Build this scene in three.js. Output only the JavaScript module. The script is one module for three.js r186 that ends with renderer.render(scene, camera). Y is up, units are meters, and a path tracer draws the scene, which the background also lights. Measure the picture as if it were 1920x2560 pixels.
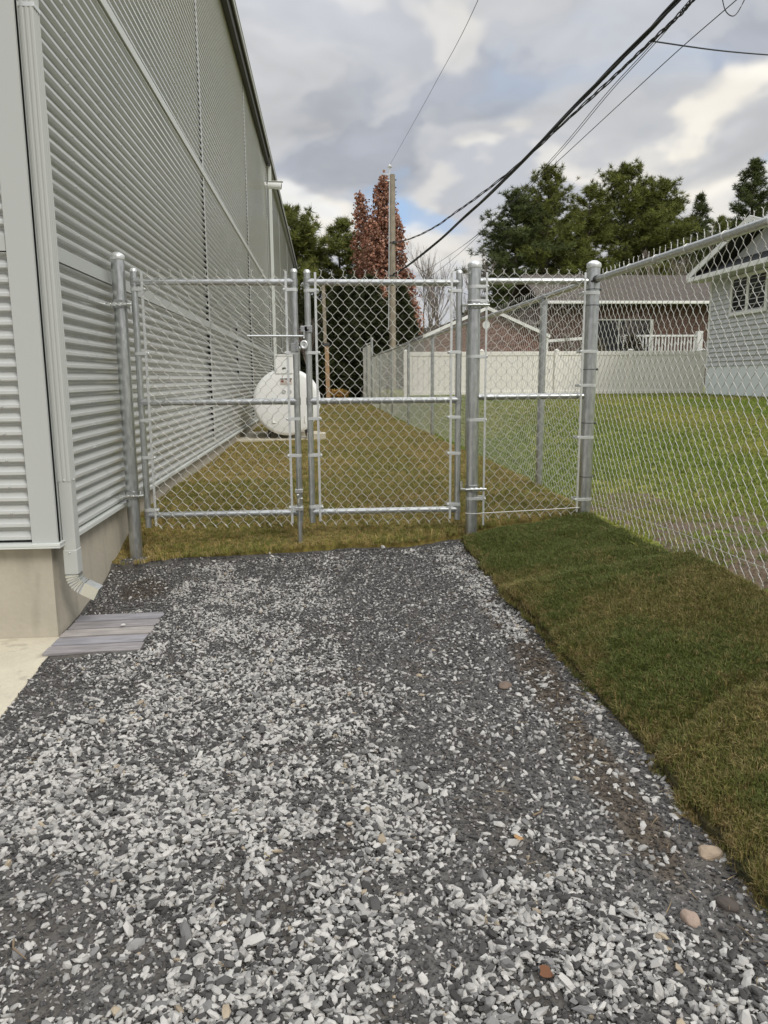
import * as THREE from 'three';
import { mergeGeometries } from 'three/addons/utils/BufferGeometryUtils.js';
import { RoundedBoxGeometry } from 'three/addons/geometries/RoundedBoxGeometry.js';

// ---------- camera, sky, sun, exposure ----------
const H = 1.42;                                   // heights below are written from the eye; every object is lifted by H at the end
const scene = new THREE.Scene();
const camera = new THREE.PerspectiveCamera(67.94, 768 / 1024, 0.05, 2000);
camera.position.set(0, H, 0);
camera.quaternion.setFromRotationMatrix(new THREE.Matrix4().makeBasis(
  new THREE.Vector3(0.99694904, -0.0068752, 0.07775187),
  new THREE.Vector3(0.02025236, 0.98478375, -0.17260012),
  new THREE.Vector3(-0.07538212, 0.17364818, 0.98191845)));
const renderer = new THREE.WebGLRenderer({ antialias: true });
renderer.setSize(768, 1024);
renderer.toneMapping = THREE.LinearToneMapping;
renderer.toneMappingExposure = 1.15;
renderer.shadowMap.enabled = true;

function rngOf(seed) { let a = seed >>> 0; return () => { a = (a + 0x6D2B79F5) >>> 0; let t = Math.imul(a ^ (a >>> 15), 1 | a); t = (t + Math.imul(t ^ (t >>> 7), 61 | t)) ^ t; return ((t ^ (t >>> 14)) >>> 0) / 4294967296; }; }
const clamp = (v, a = 0, b = 1) => Math.min(b, Math.max(a, v));
const lerp = (a, b, t) => a + (b - a) * t;
const sm = (a, b, v) => { const t = clamp((v - a) / (b - a)); return t * t * (3 - 2 * t); };
function hash3(x, y, z) { let h = Math.imul(x | 0, 374761393) ^ Math.imul(y | 0, 668265263) ^ Math.imul(z | 0, 2147483647 ^ 0x5bd1e995); h = Math.imul(h ^ (h >>> 13), 1274126177); return ((h ^ (h >>> 16)) >>> 0) / 4294967296; }
function noise3(x, y, z) {
  const xi = Math.floor(x), yi = Math.floor(y), zi = Math.floor(z); let fx = x - xi, fy = y - yi, fz = z - zi;
  fx = fx * fx * (3 - 2 * fx); fy = fy * fy * (3 - 2 * fy); fz = fz * fz * (3 - 2 * fz);
  const n = (a, b, c) => hash3(xi + a, yi + b, zi + c);
  return lerp(lerp(lerp(n(0, 0, 0), n(1, 0, 0), fx), lerp(n(0, 1, 0), n(1, 1, 0), fx), fy), lerp(lerp(n(0, 0, 1), n(1, 0, 1), fx), lerp(n(0, 1, 1), n(1, 1, 1), fx), fy), fz);
}
function fbm(x, y, z, o = 5) { let s = 0, a = 0.5, t = 0; for (let i = 0; i < o; i++) { s += a * noise3(x, y, z); t += a; a *= 0.5; x = x * 2.03 + 17.1; y = y * 2.03 + 5.3; z = z * 2.03 + 9.7; } return s / t; }

// a broken grey overcast: cloud base seen in perspective, cream where it is thin, pale blue in the gaps
function makeSky() {
  const W = 2048, Hh = 1024, data = new Float32Array(W * Hh * 4);
  const spots = [ // clouds of the photograph: direction, size, what they are
    [0.392, 0.285, -0.873, 0.055, 'c', 0.95], [0.345, 0.228, -0.902, 0.06, 'c', 0.7], [0.215, 0.255, -0.946, 0.035, 'c', 0.55], [0.26, 0.285, -0.93, 0.035, 'c', 0.45], [0.17, 0.225, -0.96, 0.03, 'c', 0.4], [0.47, 0.195, -0.86, 0.08, 'c', 0.6],
    [-0.001, 0.182, -0.982, 0.055, 'c', 0.75], [0.15, 0.14, -0.97, 0.07, 'c', 0.6], [0.125, 0.385, -0.913, 0.05, 'c', 0.4], [0.05, 0.43, -0.90, 0.06, 'c', 0.25],
    [0.17, 0.200, -0.966, 0.05, 'b', 0.62], [0.115, 0.21, -0.972, 0.05, 'b', 0.5], [0.50, 0.24, -0.84, 0.05, 'b', 0.9], [0.0, 0.20, -0.98, 0.03, 'b', 0.5],
    [0.20, 0.325, -0.923, 0.09, 'd', 0.8], [0.10, 0.245, -0.955, 0.08, 'd', 0.9], [0.42, 0.335, -0.847, 0.09, 'd', 0.8], [0.0, 0.29, -0.95, 0.08, 'd', 0.7]];
  for (const s of spots) { const l = Math.hypot(s[0], s[1], s[2]); s[0] /= l; s[1] /= l; s[2] /= l; }
  for (let j = 0; j < Hh; j++) for (let i = 0; i < W; i++) {
    const el = ((j + 0.5) / Hh - 0.5) * Math.PI, az = ((i + 0.5) / W - 0.5) * 2 * Math.PI;
    const dx = Math.cos(el) * Math.cos(az), dz = Math.cos(el) * Math.sin(az), dy = Math.sin(el);
    if (dy < -0.07) { const o = (j * W + i) * 4; data[o] = 0.14; data[o + 1] = 0.14; data[o + 2] = 0.12; data[o + 3] = 1; continue; }
    const k = 1 / (Math.max(dy, 0) + 0.16), px = dx * k, pz = dz * k;
    const wx = fbm(px * 2.2, 9.1, pz * 2.2, 5) - 0.5, wy = fbm(px * 2.2, 15.3, pz * 2.2 + 4, 5) - 0.5, qx = px + wx * 0.9, qz = pz + wy * 0.9;
    const big = fbm(qx * 1.5 + 3.1, 0.5, qz * 1.5 + 7.7, 6), mid = fbm(qx * 3.6 + 11, 4.2, qz * 3.6, 6), puff = fbm(dx * 13 + wx * 3, dy * 22 + wy * 3, dz * 13, 6);
    let cream = sm(0.58, 0.84, big) * 0.4, blue = sm(0.62, 0.80, 1 - big) * 0.35, dark = sm(0.42, 0.66, mid) * 0.55;
    for (const [sx, sy, sz, r, kind, a] of spots) {
      const ex = dx + wx * 0.22 - sx, ey = (dy + wy * 0.13 - sy) * 1.7, ez = dz - sz, q = Math.exp(-(ex * ex + ey * ey + ez * ez * 0.5) / (r * r));
      const w = a * sm(0.24, 0.72, q + (puff - 0.5) * 1.9 * (0.35 + 0.65 * Math.min(1, q * 3)) - 0.02);
      if (kind === 'c') cream += w; else if (kind === 'b') blue += w; else dark += w;
    }
    cream = clamp(cream); blue = clamp(blue); dark = clamp(dark);
    let r = 0.565, g = 0.573, b = 0.59;
    r = lerp(r, 0.345, dark * 0.85); g = lerp(g, 0.37, dark * 0.85); b = lerp(b, 0.425, dark * 0.85);
    r = lerp(r, 0.37, blue); g = lerp(g, 0.52, blue); b = lerp(b, 0.74, blue);
    r = lerp(r, 0.91, cream * 0.85); g = lerp(g, 0.86, cream * 0.85); b = lerp(b, 0.765, cream * 0.85);
    const t = 0.98 + 0.46 * (mid - 0.5) + 0.30 * (puff - 0.5), up = 1 + 1.75 * sm(0.36, 0.95, dy);    // an overcast sky is brighter towards the zenith
    r *= t * up; g *= t * up; b *= t * up;
    if (dy < 0) { const q = sm(0, 0.06, -dy); r = lerp(r, 0.14, q); g = lerp(g, 0.14, q); b = lerp(b, 0.12, q); }
    const o = (j * W + i) * 4; data[o] = r; data[o + 1] = g; data[o + 2] = b; data[o + 3] = 1;
  }
  const t = new THREE.DataTexture(data, W, Hh, THREE.RGBAFormat, THREE.FloatType);
  t.mapping = THREE.EquirectangularReflectionMapping; t.magFilter = t.minFilter = THREE.LinearFilter; t.colorSpace = THREE.LinearSRGBColorSpace; t.needsUpdate = true;
  return t;
}
const sky = makeSky();
scene.background = sky; scene.environment = sky;
const sun = new THREE.DirectionalLight(new THREE.Color().setRGB(1.0, 0.965, 0.91), 1.5);
sun.position.set(12, 17, 12); sun.target.position.set(0, 0, -6);
sun.castShadow = true; sun.shadow.radius = 32; sun.shadow.mapSize.set(2048, 2048);
Object.assign(sun.shadow.camera, { left: -40, right: 40, top: 40, bottom: -40, near: 0.5, far: 120 });
scene.add(sun, sun.target);

// ---------- helpers ----------
const V = (x, y, z) => new THREE.Vector3(x, y, z);
const RGB = (r, g, b) => new THREE.Color().setRGB(r, g, b);
const taken = new Map();
function numbered(name) { const n = taken.get(name) ?? 0; taken.set(name, n + 1); return n ? name + '_' + String(n).padStart(3, '0') : name; }
function thing(name, label, category, [x, y, z] = [0, 0, 0], turn = 0, group) {
  const o = new THREE.Group(); o.name = numbered(name); o.position.set(x, y, z); o.rotation.y = turn; o.userData = { label, category };
  if (group) o.userData.group = group; scene.add(o); return o;
}
function structure(name, geo, m, label) { const o = new THREE.Mesh(geo, m); o.name = numbered(name); o.userData = { kind: 'structure', label, category: name.split('_').pop() }; scene.add(o); return o; }
function part(name, geo, m, parent, kind) { const o = new THREE.Mesh(Array.isArray(geo) ? merge(geo) : geo, m); o.name = name; if (kind) o.userData.kind = kind; parent.add(o); return o; }
function merge(list) { const a = list.map((g) => { const q = g.index ? g.toNonIndexed() : g; for (const k of Object.keys(q.attributes)) if (!['position', 'normal', 'uv'].includes(k)) q.deleteAttribute(k); return q; }); return mergeGeometries(a); }
const box = (x0, x1, y0, y1, z0, z1) => { const g = new THREE.BoxGeometry(Math.abs(x1 - x0), Math.abs(y1 - y0), Math.abs(z1 - z0)); g.translate((x0 + x1) / 2, (y0 + y1) / 2, (z0 + z1) / 2); return g; };
const rbox = (x0, x1, y0, y1, z0, z1, r = 0.004) => { const g = new RoundedBoxGeometry(Math.abs(x1 - x0), Math.abs(y1 - y0), Math.abs(z1 - z0), 2, r); g.translate((x0 + x1) / 2, (y0 + y1) / 2, (z0 + z1) / 2); return g; };
function pipe(a, b, r, r2 = r, seg = 20) { const d = b.clone().sub(a), g = new THREE.CylinderGeometry(r2, r, d.length(), seg); g.applyQuaternion(new THREE.Quaternion().setFromUnitVectors(V(0, 1, 0), d.clone().normalize())); g.translate((a.x + b.x) / 2, (a.y + b.y) / 2, (a.z + b.z) / 2); return g; }
const turned = (g, axis, a) => { g['rotate' + axis](a); return g; };
// boxes with world-sized uv: replace uv by a planar projection in metres
function metreUV(g) { const p = g.attributes.position, n = g.attributes.normal, u = new Float32Array(p.count * 2); for (let i = 0; i < p.count; i++) { const ax = Math.abs(n.getX(i)), ay = Math.abs(n.getY(i)), az = Math.abs(n.getZ(i)); if (ay >= ax && ay >= az) { u[2 * i] = p.getX(i); u[2 * i + 1] = p.getZ(i); } else if (ax >= az) { u[2 * i] = p.getZ(i); u[2 * i + 1] = p.getY(i); } else { u[2 * i] = p.getX(i); u[2 * i + 1] = p.getY(i); } } g.setAttribute('uv', new THREE.BufferAttribute(u, 2)); return g; }
class Acc { // indexed triangles gathered into one geometry
  constructor() { this.p = []; this.i = []; }
  tube(pts, r, sides = 4, ref = null) {
    const n = pts.length, base = this.p.length / 3, t = new THREE.Vector3(), a = new THREE.Vector3(), b = new THREE.Vector3(), rf = new THREE.Vector3();
    for (let k = 0; k < n; k++) {
      t.copy(pts[Math.min(n - 1, k + 1)]).sub(pts[Math.max(0, k - 1)]).normalize();
      rf.copy(ref ?? (Math.abs(t.y) > 0.9 ? V(1, 0, 0) : V(0, 1, 0))); a.crossVectors(t, rf).normalize(); b.crossVectors(a, t).normalize();
      const rr = typeof r === 'function' ? r(k / (n - 1)) : r;
      for (let s = 0; s < sides; s++) { const w = (s / sides) * Math.PI * 2, c = Math.cos(w) * rr, q = Math.sin(w) * rr; this.p.push(pts[k].x + a.x * c + b.x * q, pts[k].y + a.y * c + b.y * q, pts[k].z + a.z * c + b.z * q); }
      if (k) for (let s = 0; s < sides; s++) { const i0 = base + (k - 1) * sides + s, i1 = base + (k - 1) * sides + (s + 1) % sides, j0 = i0 + sides, j1 = i1 + sides; this.i.push(i0, i1, j1, i0, j1, j0); }
    }
  }
  tri(a, b, c) { const k = this.p.length / 3; this.p.push(...a, ...b, ...c); this.i.push(k, k + 1, k + 2); }
  geo() { const g = new THREE.BufferGeometry(); g.setAttribute('position', new THREE.Float32BufferAttribute(this.p, 3)); g.setIndex(this.i); g.computeVertexNormals(); return g; }
}
// a sheet over (u,v) with uv in metres
function sheet(nu, nv, fn, uvScale = 1) {
  const p = [], uv = [], idx = [];
  for (let j = 0; j <= nv; j++) for (let i = 0; i <= nu; i++) { const [x, y, z] = fn(i / nu, j / nv); p.push(x, y, z); uv.push(x * uvScale, z * uvScale); }
  for (let j = 0; j < nv; j++) for (let i = 0; i < nu; i++) { const a = j * (nu + 1) + i, b = a + 1, c = a + nu + 1, d = c + 1; idx.push(a, c, b, b, c, d); }
  const g = new THREE.BufferGeometry(); g.setAttribute('position', new THREE.Float32BufferAttribute(p, 3)); g.setAttribute('uv', new THREE.Float32BufferAttribute(uv, 2)); g.setIndex(idx); g.computeVertexNormals();
  if (g.attributes.normal.getY(0) < 0) { for (let k = 0; k < idx.length; k += 3) { const t = idx[k + 1]; idx[k + 1] = idx[k + 2]; idx[k + 2] = t; } g.setIndex(idx); g.computeVertexNormals(); }
  return g;
}
// tiling texture from fn(u, v, n(freq, seed)) -> [r,g,b] sRGB 0..1 (or one value)
function texture(size, fn, repeat = [1, 1], srgb = true) {
  const d = new Uint8Array(size * size * 4);
  const lat = new Map();
  const n = (u, v, f, seed = 0) => { // periodic value noise, f cells across
    const x = u * f, y = v * f, xi = Math.floor(x), yi = Math.floor(y); let fx = x - xi, fy = y - yi; fx = fx * fx * (3 - 2 * fx); fy = fy * fy * (3 - 2 * fy);
    const h = (a, b) => hash3(((xi + a) % f + f) % f, ((yi + b) % f + f) % f, seed + f * 31);
    return lerp(lerp(h(0, 0), h(1, 0), fx), lerp(h(0, 1), h(1, 1), fx), fy);
  };
  for (let j = 0; j < size; j++) for (let i = 0; i < size; i++) { let c = fn(i / size, j / size, n); if (typeof c === 'number') c = [c, c, c]; const o = (j * size + i) * 4; d[o] = clamp(c[0]) * 255; d[o + 1] = clamp(c[1]) * 255; d[o + 2] = clamp(c[2]) * 255; d[o + 3] = 255; }
  const t = new THREE.DataTexture(d, size, size); t.wrapS = t.wrapT = THREE.RepeatWrapping; t.repeat.set(...repeat); t.magFilter = THREE.LinearFilter; t.minFilter = THREE.LinearMipmapLinearFilter; t.generateMipmaps = true; if (srgb) t.colorSpace = THREE.SRGBColorSpace; t.needsUpdate = true; return t;
}
const S = (v) => (v <= 0.0031308 ? v * 12.92 : 1.055 * Math.pow(v, 1 / 2.4) - 0.055);
const lin = (r, g, b, k = 1) => [S(r * k), S(g * k), S(b * k)];
const octave = (n, u, v, f, o, seed = 0) => { let s = 0, a = 0.5, t = 0; for (let i = 0; i < o; i++) { s += a * n(u, v, f, seed + i); t += a; a *= 0.55; f *= 2; } return s / t; };
const std = (o) => new THREE.MeshStandardMaterial(o);

// ---------- materials ----------
const paintTex = texture(256, (u, v, n) => { const q = octave(n, u, v, 5, 5, 3), d = octave(n, u, v, 24, 3, 8); return lin(0.53, 0.54, 0.515, 0.92 + 0.13 * q - 0.20 * sm(0.60, 0.82, d) * sm(0.4, 0.7, q)); }, [0.7, 0.7]);
const M = {};
M.siding = new THREE.MeshPhysicalMaterial({ map: paintTex, roughness: 0.34, clearcoat: 0.6, clearcoatRoughness: 0.16 });
M.trim = std({ color: RGB(0.45, 0.465, 0.44), roughness: 0.45 });
M.flash = std({ color: RGB(0.58, 0.59, 0.56), roughness: 0.4 });
M.gutter = std({ color: RGB(0.47, 0.48, 0.45), roughness: 0.42 });
M.soffit = std({ color: RGB(0.06, 0.058, 0.05), roughness: 0.8 });  // near black: the shadow under the eave is in this colour
M.gapBlack = std({ color: RGB(0.012, 0.012, 0.012), roughness: 0.95 });  // near black, for painted gap shade and the wall backing
M.drip = std({ color: RGB(0.62, 0.64, 0.60), roughness: 0.4 });
M.parge = std({ map: texture(512, (u, v, n) => { const q = octave(n, u, v, 4, 6, 1), s = octave(n, u, v, 60, 2, 5), st = octave(n, u * 4, v, 3, 3, 9); const k = 0.86 + 0.22 * q + 0.05 * s - 0.14 * sm(0.62, 0.8, st); return lin(0.46, 0.42, 0.335, k); }, [0.8, 0.8]), bumpMap: texture(256, (u, v, n) => 0.5 * octave(n, u, v, 40, 3, 2) + 0.5 * octave(n, u, v, 6, 3, 4), [1.2, 1.2], false), bumpScale: 0.003, roughness: 0.92 });
M.concrete = std({ map: texture(512, (u, v, n) => { const q = octave(n, u, v, 5, 6, 11), s = n(u, v, 180, 4), st = octave(n, u, v, 16, 3, 19); return lin(0.60, 0.545, 0.42, 0.80 + 0.3 * q + 0.10 * (s - 0.5) - 0.20 * sm(0.6, 0.8, st)); }, [0.7, 0.7]), bumpMap: texture(256, (u, v, n) => octave(n, u, v, 40, 3, 2), [1, 1], false), bumpScale: 0.002, roughness: 0.9 });
const spangle = (r, g, b, seed) => texture(256, (u, v, n) => { const a = octave(n, u, v, 18, 3, seed), c = octave(n, u * 5, v, 2, 4, seed + 7); const k = 0.66 + 0.42 * a + 0.34 * (c - 0.5) - 0.32 * sm(0.58, 0.74, c); return lin(r, g, b, k); }, [1, 3]);
M.galv = std({ map: spangle(0.60, 0.615, 0.60, 21), metalness: 0.85, roughness: 0.30 });
M.galvDull = std({ map: spangle(0.50, 0.51, 0.50, 33), metalness: 0.8, roughness: 0.36 });
M.galvBright = std({ color: RGB(0.70, 0.71, 0.69), metalness: 0.6, roughness: 0.34 });
M.zinc = std({ color: RGB(0.72, 0.73, 0.70), metalness: 0.9, roughness: 0.2 });
M.wire = std({ color: RGB(0.64, 0.63, 0.58), metalness: 0.55, roughness: 0.38 });
M.black = std({ color: RGB(0.02, 0.02, 0.022), roughness: 0.6 });
M.darkMetal = std({ color: RGB(0.09, 0.09, 0.09), roughness: 0.5, metalness: 0.5 });
M.tank = std({ color: RGB(0.87, 0.87, 0.84), roughness: 0.5 });
M.vinyl = std({ color: RGB(0.86, 0.83, 0.77), roughness: 0.5 });
M.white = std({ color: RGB(0.78, 0.78, 0.75), roughness: 0.5 });
const woodTex = (r, g, b, seed, rep = [1, 1]) => texture(256, (u, v, n) => { const w = octave(n, u, v * 5, 12, 3, seed), c = octave(n, u, v * 2, 5, 4, seed + 5); return lin(r, g, b, 0.55 + 0.5 * w + 0.4 * (c - 0.5)); }, rep);
M.plank = [0, 1, 2].map((k) => std({ map: woodTex(0.33 + 0.03 * k, 0.315 + 0.02 * k, 0.33, 40 + k), roughness: 0.85 }));
M.pole = std({ map: woodTex(0.34, 0.29, 0.22, 60), roughness: 0.9 });
M.freshPost = std({ map: woodTex(0.46, 0.30, 0.17, 66), roughness: 0.85 });
// ---------- terrain ----------
const fenceBase = (z) => z > -5.25 ? lerp(-0.93, -0.885, clamp((z + 5.25) / 2.4)) : z > -13 ? lerp(-0.93, -0.985, sm(-6.5, -13, z)) : lerp(-0.985, -1.05, sm(-13, -19, z));
const rough2 = (x, z) => (fbm(x * 1.4 + 40, 1, z * 1.4, 3) - 0.5) * 0.035 + (fbm(x * 7, 3, z * 7, 3) - 0.5) * 0.018;
const sodX = (z) => lerp(0.965, 1.075, sm(-4.6, -2.4, z)) + (fbm(z * 2.3, 7, 0, 3) - 0.5) * 0.07 + (fbm(z * 14, 2, 5, 3) - 0.5) * 0.055;
function gravelY(x, z) {
  const t = clamp((z + 5.1) / 3.7), L = lerp(-1.225, -1.43, Math.pow(t, 0.36)), R = lerp(-1.135, -1.315, Math.pow(t, 0.9));
  return lerp(L, R, clamp((x + 1.45) / 2.5)) + rough2(x, z);
}
const bankY = (x, z) => { const a = sodX(z), v = clamp((x - a) / (1.87 - a)); return lerp(gravelY(a, z) + 0.012, fenceBase(z) - 0.055, Math.pow(v, 0.75)) + (fbm(x * 4, 8, z * 4, 3) - 0.5) * 0.03; };
const stripEdgeZ = (x) => -5.12 - 0.12 * sm(0.55, 0.95, x) + 0.05 * sm(-0.9, -1.3, x) + (fbm(x * 3, 1, 2, 3) - 0.5) * 0.09 + (fbm(x * 16, 3, 2, 2) - 0.5) * 0.03;
function lawnY(x, z) {
  const s = sm(-5.1, -6.1, z), e = x < 0.98 ? lerp(-1.195, -1.09, clamp((x + 1.45) / 2.43)) : lerp(-1.075, -0.945, clamp((x - 0.98) / 0.87));
  const dip = -0.05 * Math.exp(-((x + 1.33) ** 2) / 0.012 - ((z + 5.25) ** 2) / 0.03);
  return lerp(e, lerp(-1.03, fenceBase(z), clamp((x + 1.45) / 3.3)), s) + dip + (fbm(x * 1.1, 5, z * 1.1, 3) - 0.5) * 0.05 + (fbm(x * 6, 6, z * 6, 2) - 0.5) * 0.018;
}
function yardY(x, z) {
  const target = z > -22 ? lerp(-0.86, -0.52, sm(-5, -19, z)) : -0.52, w = lerp(3.2, 0.7, sm(-6, -20, z));
  return lerp(fenceBase(z) - 0.065, target, sm(0, 1, (x - 1.9) / w)) + (fbm(x * 0.8, 5, z * 0.8, 3) - 0.5) * 0.06 - 0.16 * sm(-4.3, -3.3, z) * sm(2.35, 2.0, x);
}
const soilTex = texture(512, (u, v, n) => { const q = octave(n, u, v, 6, 6, 2), s = octave(n, u, v, 70, 2, 6); return lin(0.125, 0.088, 0.056, 0.5 + 0.55 * q + 0.5 * s); }, [0.8, 0.8]);
M.fines = std({ map: texture(1024, (u, v, n) => { const q = octave(n, u, v, 5, 5, 2), s = octave(n, u, v, 110, 3, 6), w = sm(0.5, 0.7, octave(n, u, v, 7, 4, 77)); return lin(lerp(0.104, 0.088, w), lerp(0.098, 0.078, w), lerp(0.090, 0.066, w), 0.35 + 0.5 * q + 0.75 * s); }, [0.55, 0.55]), bumpMap: texture(512, (u, v, n) => octave(n, u, v, 50, 4, 3), [1.3, 1.3], false), bumpScale: 0.012, roughness: 0.85, vertexColors: true });
M.soil = std({ map: soilTex, roughness: 0.95, bumpMap: texture(256, (u, v, n) => octave(n, u, v, 20, 4, 3), [2, 2], false), bumpScale: 0.02 });
const turf = (r, g, b, r2, g2, b2, seed, rep) => std({ map: texture(512, (u, v, n) => { const q = sm(0.35, 0.65, octave(n, u, v, 5, 5, seed)), s = octave(n, u, v, 90, 2, seed + 3); const k = 0.55 + 0.9 * s; return lin(lerp(r, r2, q), lerp(g, g2, q), lerp(b, b2, q), k); }, rep), roughness: 0.95, bumpMap: texture(256, (u, v, n) => octave(n, u, v, 32, 3, seed), [rep[0] * 3, rep[1] * 3], false), bumpScale: 0.02 });
M.sodTurf = turf(0.045, 0.045, 0.012, 0.07, 0.058, 0.018, 5, [0.9, 0.9]);
M.lawnTurf = turf(0.14, 0.115, 0.024, 0.18, 0.135, 0.034, 9, [0.45, 0.45]);
M.yardTurf = turf(0.13, 0.16, 0.018, 0.20, 0.205, 0.032, 14, [0.3, 0.3]);

const soilAt = (x, z) => Math.max(sm(0.42, 0.62, 0.58 * Math.exp(-(((x - 0.90) / 0.11) ** 2)) * sm(-4.5, -3.9, z) * sm(-1.2, -1.9, z) + 0.45 * (fbm(x * 5, 3, z * 3, 4) - 0.2)), 0.9 * sm(0.45, 0.6, 0.6 * Math.exp(-(((x + 1.15) / 0.3) ** 2) - (((z + 4.75) / 0.28) ** 2)) + 0.4 * (fbm(x * 5, 9, z * 5, 3) - 0.25))); // earth washed over the stone dust
structure('ground', sheet(60, 60, (u, v) => { const x = lerp(-500, 500, u), z = lerp(60, -900, v); return [x, -1.9, z]; }), M.soil, 'dark bare soil under and around the plots');
const bed = structure('gravel_bed', sheet(150, 330, (u, v) => { const z = lerp(1.4, -5.3, v), a = -1.56, b = sodX(Math.max(z, -5.0)) + 0.05, x = lerp(a, b, u); return [x, gravelY(x, z) - (z > -4.10 && x < -1.435 + Math.max(0, z + 4.04) * 0.068 ? 0.12 : 0) - (x > -1.41 && x < -0.97 && z > -4.30 && z < -3.76 ? 0.06 : 0), z]; }), M.fines, 'dark stone dust bed under the crushed gravel drive');
{ const p = bed.geometry.attributes.position, c = new Float32Array(p.count * 3); for (let i = 0; i < p.count; i++) { const x = p.getX(i), z = p.getZ(i), w = soilAt(x, z); c[3 * i] = lerp(1, 0.95, w); c[3 * i + 1] = lerp(1, 0.82, w); c[3 * i + 2] = lerp(1, 0.66, w); } bed.geometry.setAttribute('color', new THREE.BufferAttribute(c, 3)); }
structure('lawn', sheet(70, 420, (u, v) => { const x = lerp(-1.56, 1.88, u), z0 = x < 0.99 ? stripEdgeZ(x) : lerp(stripEdgeZ(x), -5.2, 0.5), z = lerp(z0, -46, v * v * 0.7 + v * 0.3); const y = lawnY(x, z); return [x, v < 0.0024 ? y - 0.09 : y, z]; }), M.lawnTurf, 'patchy olive brown lawn between metal building and fence');
structure('yard_lawn', sheet(110, 220, (u, v) => { const x = lerp(1.80, 60, u * u), z = lerp(4, -48, v); return [x, yardY(x, z), z]; }), M.yardTurf, 'yellow green lawn of the neighbouring yard behind the fence');
structure('field', sheet(40, 40, (u, v) => { const x = lerp(-300, 300, u), z = lerp(-46.5, -500, v); return [x, -0.62, z]; }), M.yardTurf, 'flat grassy field beyond the yards under the trees');
// three laid strips of sod on the bank, each a thick slab with its own edges
const seamZ = [(x) => -5.16, (x) => lerp(-3.92, -3.72, (x - 1.06) / 0.8), (x) => lerp(-2.31, -2.42, (x - 1.1) / 0.42), () => -0.6, () => 1.3];
const sodTop = (x, z, k) => { const v = clamp((z - seamZ[k](x)) / (seamZ[k + 1](x) - seamZ[k](x))); return bankY(x, z) + lerp([0.01, 0.05, 0.018, 0.01][k], -0.012, v) - 0.02 * sm(0.94, 1, v); };
['dark green sod strip on the bank below the fixed fence panel', 'olive brown sod strip in the middle of the fence bank', 'green sod strip on the bank below the middle strip', 'sod strip lying lowest on the fence bank'].forEach((label, k) => {
  const g = sheet(40, 60, (u, v) => {
    const us = clamp((u - 0.04) / 0.92), vs = clamp((v - 0.03) / 0.94), za = seamZ[k](1.4), zb = seamZ[k + 1](1.4), zm = lerp(za, zb, vs), a = sodX(zm), x = lerp(a, 1.862, us);
    const z = lerp(seamZ[k](x) + (k ? 0.012 : 0), seamZ[k + 1](x) - 0.03, vs), edge = u < 0.02 || v < 0.015 || v > 0.985 || u > 0.98;
    return [x - (u < 0.02 ? -0.012 : 0), sodTop(x, z, k) - (edge ? 0.09 : 0), z + (v < 0.015 ? 0.004 : v > 0.985 ? -0.004 : 0)];
  });
  structure('sod_strip', g, M.sodTurf, label);
});

// ---------- the metal clad building ----------
const PITCH = 0.068, PROFILE = [[0, 0], [0.002, 0.0012], [0.017, 0.0012], [0.020, -0.0005], [0.041, -0.030], [0.046, -0.034], [0.058, -0.034]]; // one rib: outer flat, slope, inner flat, slope
function ribs(y0, y1) { const out = []; for (let k = Math.floor(y0 / PITCH) - 1; k * PITCH < y1 + PITCH; k++) for (const [y, d] of PROFILE) out.push([k * PITCH + y, d]); const r = [], at = (y) => { for (let i = 1; i < out.length; i++) if (out[i][0] >= y) return lerp(out[i - 1][1], out[i][1], (y - out[i - 1][0]) / (out[i][0] - out[i - 1][0])); return 0; }; r.push([y0, at(y0)]); for (const p of out) if (p[0] > y0 + 1e-4 && p[0] < y1 - 1e-4) r.push(p); r.push([y1, at(y1)]); return r; }
function corrugated(a0, a1, y0, y1, place, seg) { // place(a, y, d) -> [x,y,z]; flat facets
  const rr = ribs(y0, y1), p = [], uv = [];
  for (let k = 1; k < rr.length; k++) for (let s = 0; s < seg; s++) {
    const u0 = lerp(a0, a1, s / seg), u1 = lerp(a0, a1, (s + 1) / seg), w = (a, y, d) => place(a, y, d + 0.0016 * (noise3(a * 0.9, y * 1.3, 3) - 0.5));
    const A = w(u0, ...rr[k - 1]), B = w(u1, ...rr[k - 1]), Cc = w(u1, ...rr[k]), D = w(u0, ...rr[k]);
    p.push(...A, ...B, ...Cc, ...A, ...Cc, ...D); for (const [q, y] of [[u0, rr[k - 1][0]], [u1, rr[k - 1][0]], [u1, rr[k][0]], [u0, rr[k - 1][0]], [u1, rr[k][0]], [u0, rr[k][0]]]) uv.push(q, y);
  }
  const g = new THREE.BufferGeometry(); g.setAttribute('position', new THREE.Float32BufferAttribute(p, 3)); g.setAttribute('uv', new THREE.Float32BufferAttribute(uv, 2)); g.computeVertexNormals(); return g;
}
const WX = -1.40;
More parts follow.
